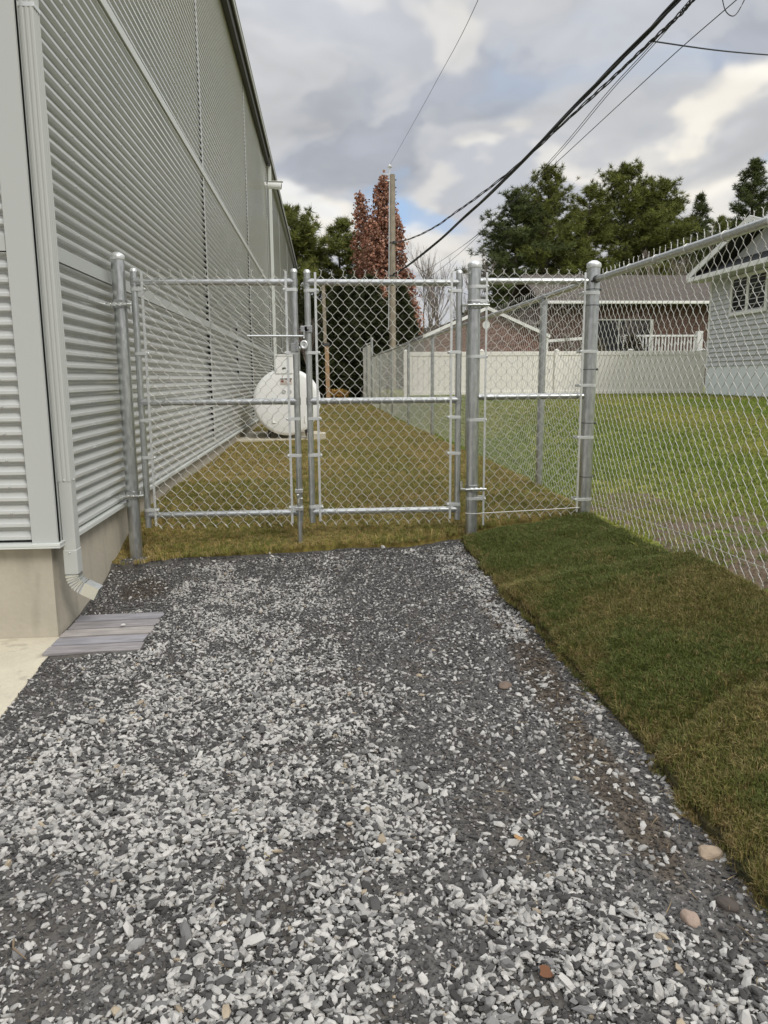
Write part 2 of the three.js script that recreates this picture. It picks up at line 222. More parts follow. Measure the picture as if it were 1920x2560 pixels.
{
  const b = thing('warehouse_building', 'long metal clad building with grey horizontal ribbed siding beside the gate', 'building');
  const rows = [[-0.825, 0.616], [0.70, 2.40], [2.475, 5.61]], seams = [-4.09, -9.85, -15.55, -21.25, -27, -32.7, -38.4, -41.1];
  for (let c = 0; c + 1 < seams.length; c++) for (const [y0, y1] of rows) part('siding_panel', corrugated(seams[c], seams[c + 1] + 0.004, y0, y1, (z, y, d) => [WX + d, y, z], c < 2 ? 6 : 3), M.siding, b);
  for (const [y0, y1] of rows) part('siding_panel', corrugated(-1.50, -9, y0, y1, (x, y, d) => [x, y, -4.0 + d], 6), M.siding, b);
  // backing so that nothing shines through the seams
  part('inner_wall', [box(-1.45, -1.62, -0.83, 5.6, -4.08, -41.1), box(-1.47, -9, -0.83, 6.4, -4.05, -4.2), box(-9, -9.15, -1.8, 5.6, -4.05, -41.1), box(-9, -1.47, -1.8, 6.4, -41.1, -41.25)], M.gapBlack, b);
  part('roof', (() => { const s = new THREE.Shape([[-1.30, 5.68], [-9.1, 7.0], [-9.1, 6.9], [-1.30, 5.58]].map((q) => new THREE.Vector2(...q))); const g = new THREE.ExtrudeGeometry(s, { depth: 37.4, bevelEnabled: false }); g.translate(0, 0, -41.35); return g; })(), M.trim, b);
  for (let k = 0; k < rows.length; k++) { /* flat flashings between the rows */ }
  for (const [y0, y1] of [[0.622, 0.70], [2.405, 2.472]]) {
    part('flashing', rbox(WX - 0.036, WX + (y0 > 2 ? 0.016 : 0.006), y0, y1, -4.11, -41.1, 0.002), y0 > 2 ? M.flash : M.trim, b);
    part('flashing', rbox(-1.53, -9, y0, y1, -4.036, y0 > 2 ? -3.984 : -3.994, 0.002), y0 > 2 ? M.flash : M.trim, b);
  }
  part('gap_shadow_strip', [box(WX - 0.05, WX - 0.036, 0.60, 0.625, -4.09, -41), box(-1.5, -9, 0.60, 0.625, -4.05, -4.036)], M.gapBlack, b);  // black strip painted as the shadow in the gap below the flashing
  const ct = part('corner_trim', [rbox(-1.525, WX + 0.004, -0.838, 5.62, -4.03, -3.982, 0.002), rbox(WX - 0.03, WX + 0.004, -0.838, 5.62, -4.105, -4.0, 0.002)], M.trim, b);
  part('corner_hem', rbox(WX + 0.004, WX + 0.009, -0.838, 5.62, -4.105, -4.093, 0.001), M.trim, ct);
  part('drip_ledge', [rbox(WX - 0.05, WX + 0.022, -0.846, -0.832, -3.96, -41.1, 0.001), rbox(-9, WX + 0.022, -0.8465, -0.8325, -3.958, -4.05, 0.001)], M.drip, b);
  part('drip_lip', [box(WX + 0.018, WX + 0.0215, -0.856, -0.847, -3.96, -41.1), box(-9, WX + 0.022, -0.856, -0.8475, -3.9625, -3.959)], M.drip, b);
  part('foundation', metreUV(merge([box(-1.455, -1.85, -1.9, -0.85, -4.045, -41.1), box(-9, -1.86, -1.9, -0.85, -4.046, -4.4)])), M.parge, b);
  // vertical lap strips; black blocks added as the shaded gaps in the troughs
  for (const z of seams.slice(1, -1)) {
    const st = part('lap_strip', rbox(WX - 0.006, WX + 0.006, -0.825, 5.6, z - 0.022, z + 0.012, 0.001), M.siding, b);
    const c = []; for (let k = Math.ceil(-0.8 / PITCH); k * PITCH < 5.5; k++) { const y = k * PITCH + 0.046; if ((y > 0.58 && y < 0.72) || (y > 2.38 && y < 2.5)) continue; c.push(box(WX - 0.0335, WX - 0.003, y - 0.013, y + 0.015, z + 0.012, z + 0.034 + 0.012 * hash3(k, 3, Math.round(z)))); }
    part('dark_gap_block', c, M.gapBlack, st, 'stuff');
  }
  const vs = part('lap_strip', rbox(WX - 0.006, WX + 0.006, 0.05, 0.95, -13.0, -12.97, 0.001), M.siding, b);
  for (const y of [0.1, 0.3, 0.5, 0.63, 0.8]) part('dark_gap_block', box(WX - 0.024, WX + 0.002, y - 0.035, y + 0.035, -12.96, -12.9), M.gapBlack, vs);  // black boxes stand for the dark shaded notches along this strip
  const sc = []; for (let z = -4.75; z > -20; z -= 1.15) for (let k = -12; k * PITCH < 5.5; k += 2) { const y = k * PITCH + 0.006; if ((y > 0.58 && y < 0.72) || (y > 2.38 && y < 2.5) || y < -0.8) continue; const g = new THREE.SphereGeometry(0.0065, 6, 4); g.translate(WX + 0.002, y, z + 0.02 * (hash3(k, 1, 2) - 0.5)); sc.push(g); }
  for (let x = -1.62; x > -3; x -= 0.35) for (let k = -12; k * PITCH < 3; k += 2) { const g = new THREE.SphereGeometry(0.0065, 6, 4); g.translate(x, k * PITCH + 0.006, -3.998); if (k * PITCH > -0.8 && !(k * PITCH > 0.56 && k * PITCH < 0.72)) sc.push(g); }
  part('screw', sc, M.trim, b, 'stuff');
  // eave: gutter, soffit shadow painted as dark boxes, deeper up to the far downspout
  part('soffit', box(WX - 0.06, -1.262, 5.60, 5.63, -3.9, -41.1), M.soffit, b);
  const gt = part('gutter', rbox(-1.37, -1.25, 5.635, 5.74, -3.85, -41.2, 0.012), M.gutter, b);
  part('gutter_lip', rbox(-1.256, -1.240, 5.725, 5.742, -3.85, -41.2, 0.003), M.gutter, gt);
  part('fascia', box(-1.39, -1.30, 5.44, 5.60, -3.9, -20.9), M.soffit, b);  // dark band painted as the shadow below the gutter
  // near downspout: fluted box pipe, sleeve joints, straps, bright crimped elbow
  const flutes = (x0, x1, z0, z1) => { const s = new THREE.Shape(), pts = []; const n = 3; pts.push([x0, z0]); const run = (ax, az, bx, bz, nx, nz) => { for (let k = 0; k < n; k++) for (const [t, d] of [[0.12, 0], [0.28, 1], [0.72, 1], [0.88, 0]]) { const q = (k + t) / n; pts.push([lerp(ax, bx, q) - nx * d * 0.003, lerp(az, bz, q) - nz * d * 0.003]); } pts.push([bx, bz]); }; run(x0, z0, x1, z0, 0, -1); run(x1, z0, x1, z1, 1, 0); run(x1, z1, x0, z1, 0, 1); run(x0, z1, x0, z0, -1, 0); s.setFromPoints(pts.slice(0, -1).map((q) => new THREE.Vector2(...q))); return s; };
  const tubeY = (shape, y0, y1) => { const g = new THREE.ExtrudeGeometry(shape, { depth: y1 - y0, bevelEnabled: false }); g.rotateX(-Math.PI / 2); g.translate(0, y0, 0); return g; };
  const ds = part('downspout', tubeY(flutes(WX + 0.006, WX + 0.074, 4.125, 4.045), -0.52, 5.63), M.gutter, b);
  part('lower_sleeve', rbox(WX + 0.007, WX + 0.073, -0.90, -0.50, -4.124, -4.046, 0.006), M.gutter, ds);
  part('elbow_collar', rbox(WX + 0.004, WX + 0.076, -1.02, -0.885, -4.127, -4.043, 0.006), M.gutter, ds);
  part('strap', [rbox(WX - 0.004, WX + 0.0775, 1.73, 1.75, -4.129, -4.041, 0.002)], M.galvBright, ds);
  for (const [x, y, z] of [[0.04, -0.513, -4.043], [0.04, -0.90, -4.041], [0.076, -0.515, -4.085]]) { const g = new THREE.SphereGeometry(0.005, 8, 6); g.translate(WX + x, y, z); part('rivet', g, M.galvBright, ds); }
  const el = part('elbow', (() => { // rectangular section swept round a crimped bend, then a short straight spout
    const p = [], idx = [], uv = []; const N = 46; let k = 0;
    for (let i = 0; i <= N; i++) {
      const t = i / N, bend = clamp(t / 0.62), a = bend * 1.08, R = 0.085, cx = WX + 0.04, cy = -1.02, sp = Math.max(0, t - 0.62) / 0.38 * 0.085;
      const px = cx + R * (1 - Math.cos(a)) + Math.sin(a) * sp, py = cy - R * Math.sin(a) - Math.cos(a) * sp, crimp = t < 0.66 ? 0.0045 * Math.max(0, Math.sin(t * 74)) : 0, hw = 0.034 - crimp, hz = 0.040 - crimp;
      for (const [u, w] of [[-1, -1], [1, -1], [1, 1], [-1, 1], [-0.9, 0.9], [0.9, 0.9], [0.9, -0.9], [-0.9, -0.9]].slice(0, 4)) p.push(px + Math.cos(a) * hw * u, py + Math.sin(a) * hw * u, -4.085 + hz * w);
      if (i) for (let s = 0; s < 4; s++) { const a0 = k - 4 + s, a1 = k - 4 + (s + 1) % 4; idx.push(a0, a1, a1 + 4, a0, a1 + 4, a0 + 4); } k += 4;
    }
    const g = new THREE.BufferGeometry(); g.setAttribute('position', new THREE.Float32BufferAttribute(p, 3)); g.setIndex(idx); const q = g.toNonIndexed(); q.computeVertexNormals(); return q;
  })(), M.zinc, ds);
  const d2 = part('downspout', rbox(-1.365, -1.285, -0.95, 5.635, -21.65, -21.57, 0.008), M.drip, b); d2.userData.label = 'pale downspout far along the siding';
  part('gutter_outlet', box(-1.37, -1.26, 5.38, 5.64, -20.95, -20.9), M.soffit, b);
  for (const c of b.children) c.position.set(1.4, 1.3, 4); b.position.set(-1.4, -1.3, -4);
}
{ // security camera on the wall
  const t = thing('security_camera', 'white bullet security camera bracketed high on the ribbed siding', 'camera', [WX, 4.87, -20.7]);
  part('bracket', [turned(new THREE.CylinderGeometry(0.07, 0.07, 0.03, 20), 'Z', Math.PI / 2).translate(0.015, 0, 0), pipe(V(0.02, 0, 0), V(0.1, 0, 0), 0.025)], M.white, t);
  part('body', [pipe(V(0.08, -0.005, 0), V(0.42, -0.03, 0.02), 0.085, 0.085, 24)], M.white, t);
  part('hood', [rbox(0.1, 0.46, 0.07, 0.082, -0.07, 0.09, 0.004)], M.white, t);
  part('lens', [pipe(V(0.415, -0.03, 0.02), V(0.426, -0.031, 0.02), 0.06, 0.06, 20)], M.black, t);
}
// concrete apron in front of the building, boards below the downspout
structure('concrete_apron', metreUV((() => { const s = new THREE.Shape([[-9, -4.04], [-1.43, -4.04], [-1.375, -3.1], [-1.30, -1.9], [-1.25, 1.2], [-9, 1.2]].map(([x, z]) => new THREE.Vector2(x, -z))); const g = new THREE.ExtrudeGeometry(s, { depth: 0.3, bevelEnabled: true, bevelThickness: 0.006, bevelSize: 0.006, bevelSegments: 2 }); g.rotateX(-Math.PI / 2); g.translate(0, -1.362 - 0.306, 0); const p = g.attributes.position; for (let i = 0; i < p.count; i++) p.setY(i, p.getY(i) - 0.035 * clamp((p.getZ(i) + 3.98) / 2.5)); g.computeVertexNormals(); return g; })()), M.concrete, 'pale cream concrete apron slab at the corner of the building');
{
  const t = thing('splash_mat', 'grey weathered board mat of five planks lying on gravel below downspout', 'wooden mat', [-1.19, -1.335, -4.03]);
  const r = rngOf(5);
  for (let k = 0; k < 5; k++) {
    const z0 = -0.29 + k * 0.117, g = rbox(-0.235 - r() * 0.006, 0.245 + r() * 0.006, -0.02, 0.0, z0 + 0.010, z0 + 0.105, 0.004); metreUV(g); const u = g.attributes.uv; for (let i = 0; i < u.count; i++) u.setXY(i, u.getX(i) * 0.9 + k * 0.31, u.getY(i) * 1.4 + k * 0.17);
    const m = part('plank', g, M.plank[k % 3], t); m.rotation.z = 0.03 + (r() - 0.5) * 0.008; m.position.y = r() * 0.003 - 0.0075 * (k - 2) * 0.0;
  }
  for (const x of [-0.2, 0.15]) part('batten', rbox(x, x + 0.05, -0.045, -0.0205, -0.27, 0.28), M.plank[0], t);
  t.rotation.x = 0.035; t.rotation.y = -0.03;
}
// ---------- chain link ----------
const MW = 0.0365, MP = 0.088; // half a diamond wide, a diamond high
// woven wires from O along unit U (width) and up; N is the side the knuckles lean to
function chainMesh(O, U, N, width, height, { r = 0.0016, fine = true, top = true, bottom = 'point', sides = 4, y0fn = null } = {}) {
  const acc = new Acc(), n = Math.round(width / MW), w = width / n, half = MP / 2, rows = Math.round(height / half), rnd = rngOf(Math.round(width * 977));
  const P = (a, y, d) => V(O.x + U.x * a + N.x * d, O.y + y + (y0fn ? y0fn(a) * (1 - y / height) : 0), O.z + U.z * a + N.z * d);
  const wob = (a, y) => (noise3(a * 5, y * 5, width) - 0.5) * 0.006, bow = (a, y) => (noise3(a * 1.3 + 7, y * 1.3, width) - 0.5) * 0.012;
  for (let i = 0; i < n; i++) {
    const pts = [];
    for (let j = 0; j <= rows; j++) {
      const right = (j + i) % 2 === 0, a = (i + (right ? 1 : 0)) * w, y = j * half, e = right ? 1 : -1, d0 = right ? 1 : -1, aa = clamp(a + wob(a, y), 0, width), yy = y + wob(y, a + 9), bw = bow(a, y);
      if (fine) { pts.push(P(aa, yy - 0.006, d0 * r * 0.9 + bw), P(aa + e * r * 1.1, yy, bw), P(aa, yy + 0.006, -d0 * r * 0.9 + bw)); } else pts.push(P(aa, yy, bw + d0 * r * 0.5));
    }
    acc.tube(pts, r, sides, N);
  }
  for (let i = 0; i <= n; i++) { // twisted barbs
    if (top && ((rows + i) % 2 === 1)) { const a = i * w, y = height, l = 0.02 + 0.006 * rnd(), bw = bow(a, y), tl = (rnd() - 0.5) * 0.014; const t = P(a + tl, y + l, bw); acc.tube([P(a, y - 0.004, bw), t], r * 1.5, sides, N); acc.tube([t, P(a + tl - 0.008 - 0.006 * rnd(), y + l + 0.012, bw + (rnd() - 0.5) * 0.012)], r * 0.9, 3, N); acc.tube([t, P(a + tl + 0.008 + 0.006 * rnd(), y + l + 0.012, bw + (rnd() - 0.5) * 0.012)], r * 0.9, 3, N); }
    if (bottom && i % 2 === 1) { const a = i * w, bw = bow(a, 0); if (bottom === 'point') acc.tube([P(a - 0.014, 0.012, bw), P(a + 0.004, -0.012, bw)], r * 1.6, sides, N); else { const c = []; for (let q = 0; q <= 8; q++) { const an = (q / 8) * Math.PI * 2; c.push(P(a + Math.sin(an) * 0.008, -0.014 + Math.cos(an) * 0.014, bw)); } acc.tube(c, r, 3, N); } }
  }
  return acc.geo();
}
function capped(t, r, y0, y1, x = 0, z = 0, m = M.galv) { // a round post with its domed cap
  part('pipe', pipe(V(x, y0, z), V(x, y1, z), r, r, 28), m, t);
  const c = part('cap', new THREE.LatheGeometry([[0, 0.026], [r * 0.45, 0.023], [r * 0.8, 0.014], [r * 1.06, 0.004], [r * 1.12, -0.004], [r * 1.12, -0.022], [r * 1.03, -0.026]].map((q) => new THREE.Vector2(...q)), 28).translate(x, y1, z), M.galvBright, t);
  return c;
}
const ring = (x, y, z, r, h, seg = 24) => { const g = new THREE.CylinderGeometry(r, r, h, seg); g.translate(x, y, z); return g; };
const knob = (x, y, z, r = 0.007) => { const g = new THREE.SphereGeometry(r, 8, 6); g.translate(x, y, z); return g; };
const GZ = -5.25, MZ = 0.027;
function clampBand(parent, x, y, z, r, dir, reach) { // tension band round a pipe, bolted beyond the tension bar
  const b = part('tension_band', [ring(x, y, z, r + 0.0025, 0.02), rbox(Math.min(x, x + dir * reach), Math.max(x, x + dir * reach), y - 0.01, y + 0.01, z + r - 0.003, z + r + 0.004, 0.001), rbox(Math.min(x, x + dir * reach), Math.max(x, x + dir * reach), y - 0.01, y + 0.01, z - r, z - r + 0.003, 0.001)], M.galvBright, parent);
  part('bolt', [knob(x + dir * (reach - 0.004), y, z + r + 0.004, 0.0085), pipe(V(x + dir * (reach - 0.004), y, z - r), V(x + dir * (reach - 0.004), y, z + r + 0.012), 0.004, 0.004, 8)], M.galvBright, b);
}
function hinge(parent, px, pr, gx, y, dir, flip) { // clamp on the post, eye bolt, collar on the leaf: dir points from post to leaf
  const h = part('hinge', [ring(px, y, GZ, pr + 0.005, 0.05), rbox(px - 0.03, px + 0.03, y - 0.025, y + 0.025, GZ + pr - 0.002, GZ + pr + 0.012, 0.003)], M.galvDull, parent);
  part('hinge_bolt', [pipe(V(px - dir * (pr + 0.05), y - 0.004, GZ + pr + 0.012), V(px + dir * (pr + 0.012), y - 0.004, GZ + pr + 0.012), 0.0085, 0.0085, 10), pipe(V(px + dir * (pr + 0.01), y - 0.004, GZ + pr + 0.012), V(gx - dir * 0.02, y - 0.004, GZ + 0.03), 0.0085, 0.0085, 10), pipe(V(gx - dir * 0.024, y - 0.05 * flip, GZ + 0.028), V(gx - dir * 0.024, y + 0.006 * flip, GZ + 0.028), 0.0085, 0.0085, 10)], M.zinc, h);
  part('hinge_nut', [[-dir * (pr + 0.012)], [dir * 0.012], [-dir * 0.02]].map(([o]) => turned(new THREE.CylinderGeometry(0.015, 0.015, 0.016, 6), 'Z', Math.PI / 2).translate(px + o, y - 0.004, GZ + pr + 0.012)), M.zinc, h);
}
function rebase(t, x, y, z) { for (const c of t.children) c.position.sub(V(x, y, z)); t.position.set(x, y, z); return t; }

function gateLeaf(label, xa, xb, hingeSide, yTop, yBot) {
  const t = thing('gate_leaf', label, 'gate', [0, 0, 0], 0, undefined), R = 0.021;
  for (const x of [xa, xb]) {
    const s = part('stile', pipe(V(x, yBot, GZ), V(x, yTop, GZ), R, R, 22), M.galv, t);
    part('cap', new THREE.LatheGeometry([[0, 0.012], [R * 0.7, 0.009], [R * 1.08, 0.0], [R * 1.1, -0.014]].map((q) => new THREE.Vector2(...q)), 20).translate(x, yTop, GZ), M.galvBright, s);
  }
  const yr = { top: 0.628, mid: -0.152, bot: -0.918 };
  for (const [k, y] of Object.entries(yr)) { const rl = part(k + '_rail', pipe(V(xa, y, GZ), V(xb, y, GZ), R, R, 22), M.galv, t); for (const [x, s] of [[xa, 1], [xb, -1]]) part('rail_end', [ring(x, y, GZ, R + 0.0035, 0.05), pipe(V(x, y, GZ), V(x + s * 0.045, y, GZ), R + 0.004)], M.galvDull, rl); }
  const d = hingeSide; // -1: hinge on the left
  for (const [x, s] of [[xa, 1], [xb, -1]]) {
    part('tension_bar', rbox(x + s * 0.046, x + s * 0.062, yBot + 0.01, yTop - 0.01, GZ + 0.016, GZ + 0.022, 0.001), M.galvBright, t);
    for (const y of [yTop - 0.125, 0.17, -0.27, -0.52, -0.88]) clampBand(t, x, y, GZ, R, s, 0.074);
  }
  const w0 = xa + 0.054, w1 = xb - 0.054;
  part('chain_link_mesh', chainMesh(V(w0, -1.0, GZ + MZ), V(1, 0, 0), V(0, 0, 1), w1 - w0, 1.672), M.wire, t, 'stuff');
  const ties = new Acc(); const rr = rngOf(7); for (const y of Object.values(yr)) for (let x = w0 + 0.12; x < w1 - 0.05; x += 0.21 + 0.05 * rr()) { const c = []; for (let q = 0; q <= 10; q++) { const a = (q / 10) * Math.PI * 2; c.push(V(x + (q / 10 - 0.5) * 0.014, y + Math.sin(a) * (R + 0.004), GZ + 0.003 + Math.cos(a) * (R + 0.006))); } ties.tube(c, 0.0022, 4, V(1, 0, 0)); }
  part('tie_wire', ties.geo(), M.wire, t, 'stuff');
  return t;
}
{
  const g1 = gateLeaf('chain link gate leaf hung beside the metal building, with drop rod and slide bolt', -1.222, -0.184, -1, 0.705, -1.002);
  // drop rod with its guides on the meeting stile
  const dr = part('drop_rod', [pipe(V(-0.186, -1.172, GZ + 0.04), V(-0.186, -0.98, GZ + 0.04), 0.0165, 0.0165, 16), pipe(V(-0.186, -1.0, GZ + 0.04), V(-0.186, -0.60, GZ + 0.04), 0.009, 0.009, 12)], M.galv, g1);
  part('rod_guide', [rbox(-0.212, -0.158, -0.775, -0.75, GZ - 0.024, GZ + 0.056, 0.003), rbox(-0.212, -0.158, -0.90, -0.875, GZ - 0.024, GZ + 0.056, 0.003), ring(-0.186, -0.83, GZ + 0.04, 0.015, 0.03), knob(-0.195, -0.79, GZ + 0.05, 0.01), knob(-0.17, -0.815, GZ + 0.05, 0.009)], M.zinc, dr);
  const sb = part('slide_bolt', pipe(V(-0.50, 0.279, GZ + 0.045), V(-0.125, 0.277, GZ + 0.045), 0.008, 0.008, 12), M.zinc, g1);
  part('bolt_lug', [rbox(-0.215, -0.16, 0.175, 0.235, GZ + 0.018, GZ + 0.034, 0.003), rbox(-0.18, -0.165, 0.18, 0.25, GZ + 0.03, GZ + 0.045, 0.003), rbox(-0.132, -0.118, 0.262, 0.315, GZ + 0.038, GZ + 0.052, 0.003)], M.galvDull, sb);
  rebase(g1, -0.70, -1.0, GZ);
  const g2 = gateLeaf('chain link gate leaf hung on the post next to the fixed fence panel', -0.098, 0.922, 1, 0.70, -0.992);
  const fk = part('fork_latch', [ring(-0.098, 0.325, GZ, 0.0275, 0.05), rbox(-0.125, -0.07, 0.302, 0.348, GZ + 0.018, GZ + 0.03, 0.004), rbox(-0.15, -0.1, 0.304, 0.346, GZ + 0.002, GZ + 0.03, 0.005)], M.galvDull, g2);
  part('latch_bolt', knob(-0.1, 0.32, GZ + 0.033, 0.007), M.darkMetal, fk); part('latch_bolt', knob(-0.152, 0.325, GZ + 0.016, 0.008), M.darkMetal, fk);
  rebase(g2, 0.41, -1.0, GZ);
  const pl = thing('padlock', 'small steel round padlock hanging from the gate slide bolt', 'padlock', [-0.127, 0.2, GZ + 0.045]);
  part('body', [(() => { const g = new THREE.TorusGeometry(0.019, 0.008, 12, 28); g.scale(1, 1.15, 1); g.translate(0, 0.022, 0); return g; })(), turned(new THREE.CylinderGeometry(0.018, 0.018, 0.008, 20), 'X', Math.PI / 2).translate(0, 0.022, -0.002)], M.galvBright, pl);
  part('shackle', turned(new THREE.TorusGeometry(0.012, 0.0032, 8, 16, Math.PI), 'Y', Math.PI / 2).translate(0, 0.062, 0), M.zinc, pl);
  part('keyhole', box(-0.002, 0.003, 0.012, 0.028, 0.0025, 0.0035), M.black, pl);
}
const postL = thing('gate_post', 'tall galvanised gate post standing against the ribbed building wall', 'post');
capped(postL, 0.0425, -1.32, 0.79, -1.318, GZ); hinge(postL, -1.318, 0.0425, -1.222, 0.487, 1, 1); hinge(postL, -1.318, 0.0425, -1.222, -0.772, 1, -1); rebase(postL, -1.318, -1.2, GZ);
const postR = thing('gate_post', 'galvanised gate post between the gate leaf and the fixed panel', 'post');
capped(postR, 0.0425, -1.2, 0.748, 1.026, GZ); hinge(postR, 1.026, 0.0425, 0.922, 0.482, -1, 1); hinge(postR, 1.026, 0.0425, 0.922, -0.768, -1, -1);
for (const y of [0.60, 0.505, 0.14, -0.29, -0.84]) clampBand(postR, 1.026, y, GZ, 0.0425, 1, 0.088); rebase(postR, 1.026, -1.07, GZ);
const postC = thing('corner_post', 'galvanised corner post where the fixed panel meets the long side fence', 'post');
capped(postC, 0.0445, -1.1, 0.752, 1.846, GZ); for (const y of [0.56, 0.17, -0.06, -0.42, -0.86]) clampBand(postC, 1.846, y, GZ, 0.0445, -1, 0.088);
for (const y of [0.585, 0.48, 0.05, -0.32, -0.7]) part('tie_ring', [(() => { const g = new THREE.TorusGeometry(0.047, 0.0026, 6, 28); g.rotateX(Math.PI / 2); g.translate(1.846, y, GZ); return g; })(), knob(1.892, y, GZ + 0.012, 0.01)], M.darkMetal, postC);
rebase(postC, 1.846, -0.95, GZ);
{
  const t = thing('fence_panel', 'narrow fixed chain link panel between gate post and corner post', 'fence'), R = 0.021, xa = 1.026 + 0.0425, xb = 1.846 - 0.0445;
  for (const [k, y] of [['top_rail', 0.638], ['mid_rail', -0.135]]) part(k, pipe(V(xa - 0.004, y, GZ), V(xb + 0.004, y + 0.002, GZ), R, R, 20), M.galv, t);
  for (const x of [xa + 0.026, xb - 0.034]) part('tension_bar', rbox(x, x + 0.014, x > 1.5 ? -0.95 : -1.03, 0.69, GZ + 0.042, GZ + 0.048, 0.001), M.galvBright, t);
  part('chain_link_mesh', chainMesh(V(xa + 0.03, -0.975, GZ + 0.052), V(1, 0, 0), V(0, 0, 1), xb - xa - 0.06, 1.655, { y0fn: (a) => 0.02 * a }), M.wire, t, 'stuff');
  const w = new Acc(); w.tube([V(xa - 0.09, -0.945, GZ + 0.02), V(xa - 0.05, -0.948, GZ + 0.046), V(xa + 0.02, -0.942, GZ + 0.05), V(1.45, -0.928, GZ + 0.058), V(xb - 0.01, -0.916, GZ + 0.05)], 0.0032, 6); part('tension_wire', w.geo(), M.wire, t);
  rebase(t, 1.44, -0.98, GZ);
}
// long side fence
{
  const t = thing('chain_link_fence', 'long chain link side fence running back along the narrow lawn', 'fence'), X = 1.85;
  const top = (z) => z > -5.25 ? lerp(0.648, 0.628, clamp((z + 5.25) / 2)) : lerp(0.648, 0.80, clamp((-z - 5.25) / 24));
  for (const z of [-1.75, -6.44, -9.8, -13.08, -16.8, -21, -25.5]) { const p = part('line_post', pipe(V(X - 0.002, fenceBase(z) - 0.3, z), V(X - 0.002, top(z) - 0.022, z), 0.03, 0.03, 20), M.galv, t); part('loop_cap', [ring(X - 0.002, top(z) - 0.04, z, 0.033, 0.05), turned(new THREE.CylinderGeometry(0.026, 0.026, 0.04, 18), 'X', Math.PI / 2).translate(X, top(z), z)], M.galvDull, p); }
  const rail = (z0, z1) => { const n = 8, out = []; for (let k = 0; k < n; k++) { const a = lerp(z0, z1, k / n), b = lerp(z0, z1, (k + 1) / n); out.push(pipe(V(X, top(a), a), V(X, top(b), b), 0.021, 0.021, 20)); } return out; };
  part('top_rail', rail(-5.21, -1.7), M.galv, t); part('top_rail', rail(-5.29, -29.6), M.galv, t);
  part('rail_cup', [turned(new THREE.CylinderGeometry(0.025, 0.025, 0.05, 18), 'X', Math.PI / 2).translate(X, 0.648, -5.19), knob(X - 0.03, 0.635, -5.2, 0.009)], M.darkMetal, t);
  const N = V(1, 0, 0), h = 1.58;
  const near = chainMesh(V(X + 0.03, -0.905, -5.20), V(0, 0, 1), N, 3.45, h, { bottom: 'loop', r: 0.0018, y0fn: (a) => lerp(-0.02, 0.03, a / 3.45) });
  part('chain_link_mesh', near, M.wire, t, 'stuff');
  const segs = [[-5.3, -13.0], [-13.0, -21], [-21, -29.5]];
  for (const [z0, z1] of segs) part('chain_link_mesh', chainMesh(V(X + 0.03, fenceBase((z0 + z1) / 2) + 0.02, z0), V(0, 0, -1), N, z0 - z1, top((z0 + z1) / 2) + 0.045 - fenceBase((z0 + z1) / 2) - 0.02, { fine: z0 > -6, r: 0.0012, sides: 3, top: z0 > -14, bottom: null }), M.wire, t, 'stuff');
  const w = new Acc(); w.tube(Array.from({ length: 20 }, (_, k) => { const z = lerp(-5.2, -1.75, k / 19); return V(X + 0.026, fenceBase(z) + 0.075 + 0.006 * Math.sin(k), z); }), 0.0018, 5); part('tension_wire', w.geo(), M.wire, t);
  const ties = new Acc(); for (let z = -5.0; z < -1.9; z += 0.37) { const c = []; for (let q = 0; q <= 10; q++) { const a = (q / 10) * Math.PI * 2; c.push(V(X + 0.004 + Math.cos(a) * 0.026, top(z) + Math.sin(a) * 0.025, z + (q / 10 - 0.5) * 0.012)); } ties.tube(c, 0.0024, 4, V(0, 0, 1)); }
  part('tie_wire', ties.geo(), M.wire, t, 'stuff');
  rebase(t, X, -0.95, -10);
}
{ // taller far section with its end posts
  const t = thing('tall_chain_link_fence', 'taller chain link section at the far end of the side fence', 'fence'), X = 1.85;
  for (const [z, y, r] of [[-29.6, 1.49, 0.05], [-33, 1.42, 0.035], [-37.5, 1.62, 0.05]]) { const p = part('line_post', pipe(V(X, -1.3, z), V(X, y, z), r, r, 16), M.galv, t); part('cap', ring(X, y + 0.01, z, r * 1.1, 0.04), M.galvBright, p); }
  part('top_rail', pipe(V(X, 1.32, -29.6), V(X, 1.42, -37.5), 0.024, 0.024, 14), M.galv, t);
  part('chain_link_mesh', chainMesh(V(X + 0.03, -1.0, -29.7), V(0, 0, -1), V(1, 0, 0), 7.8, 2.4, { fine: false, sides: 3, top: false, bottom: null, r: 0.0013 }), M.wire, t, 'stuff');
  rebase(t, X, -1.0, -33);
}
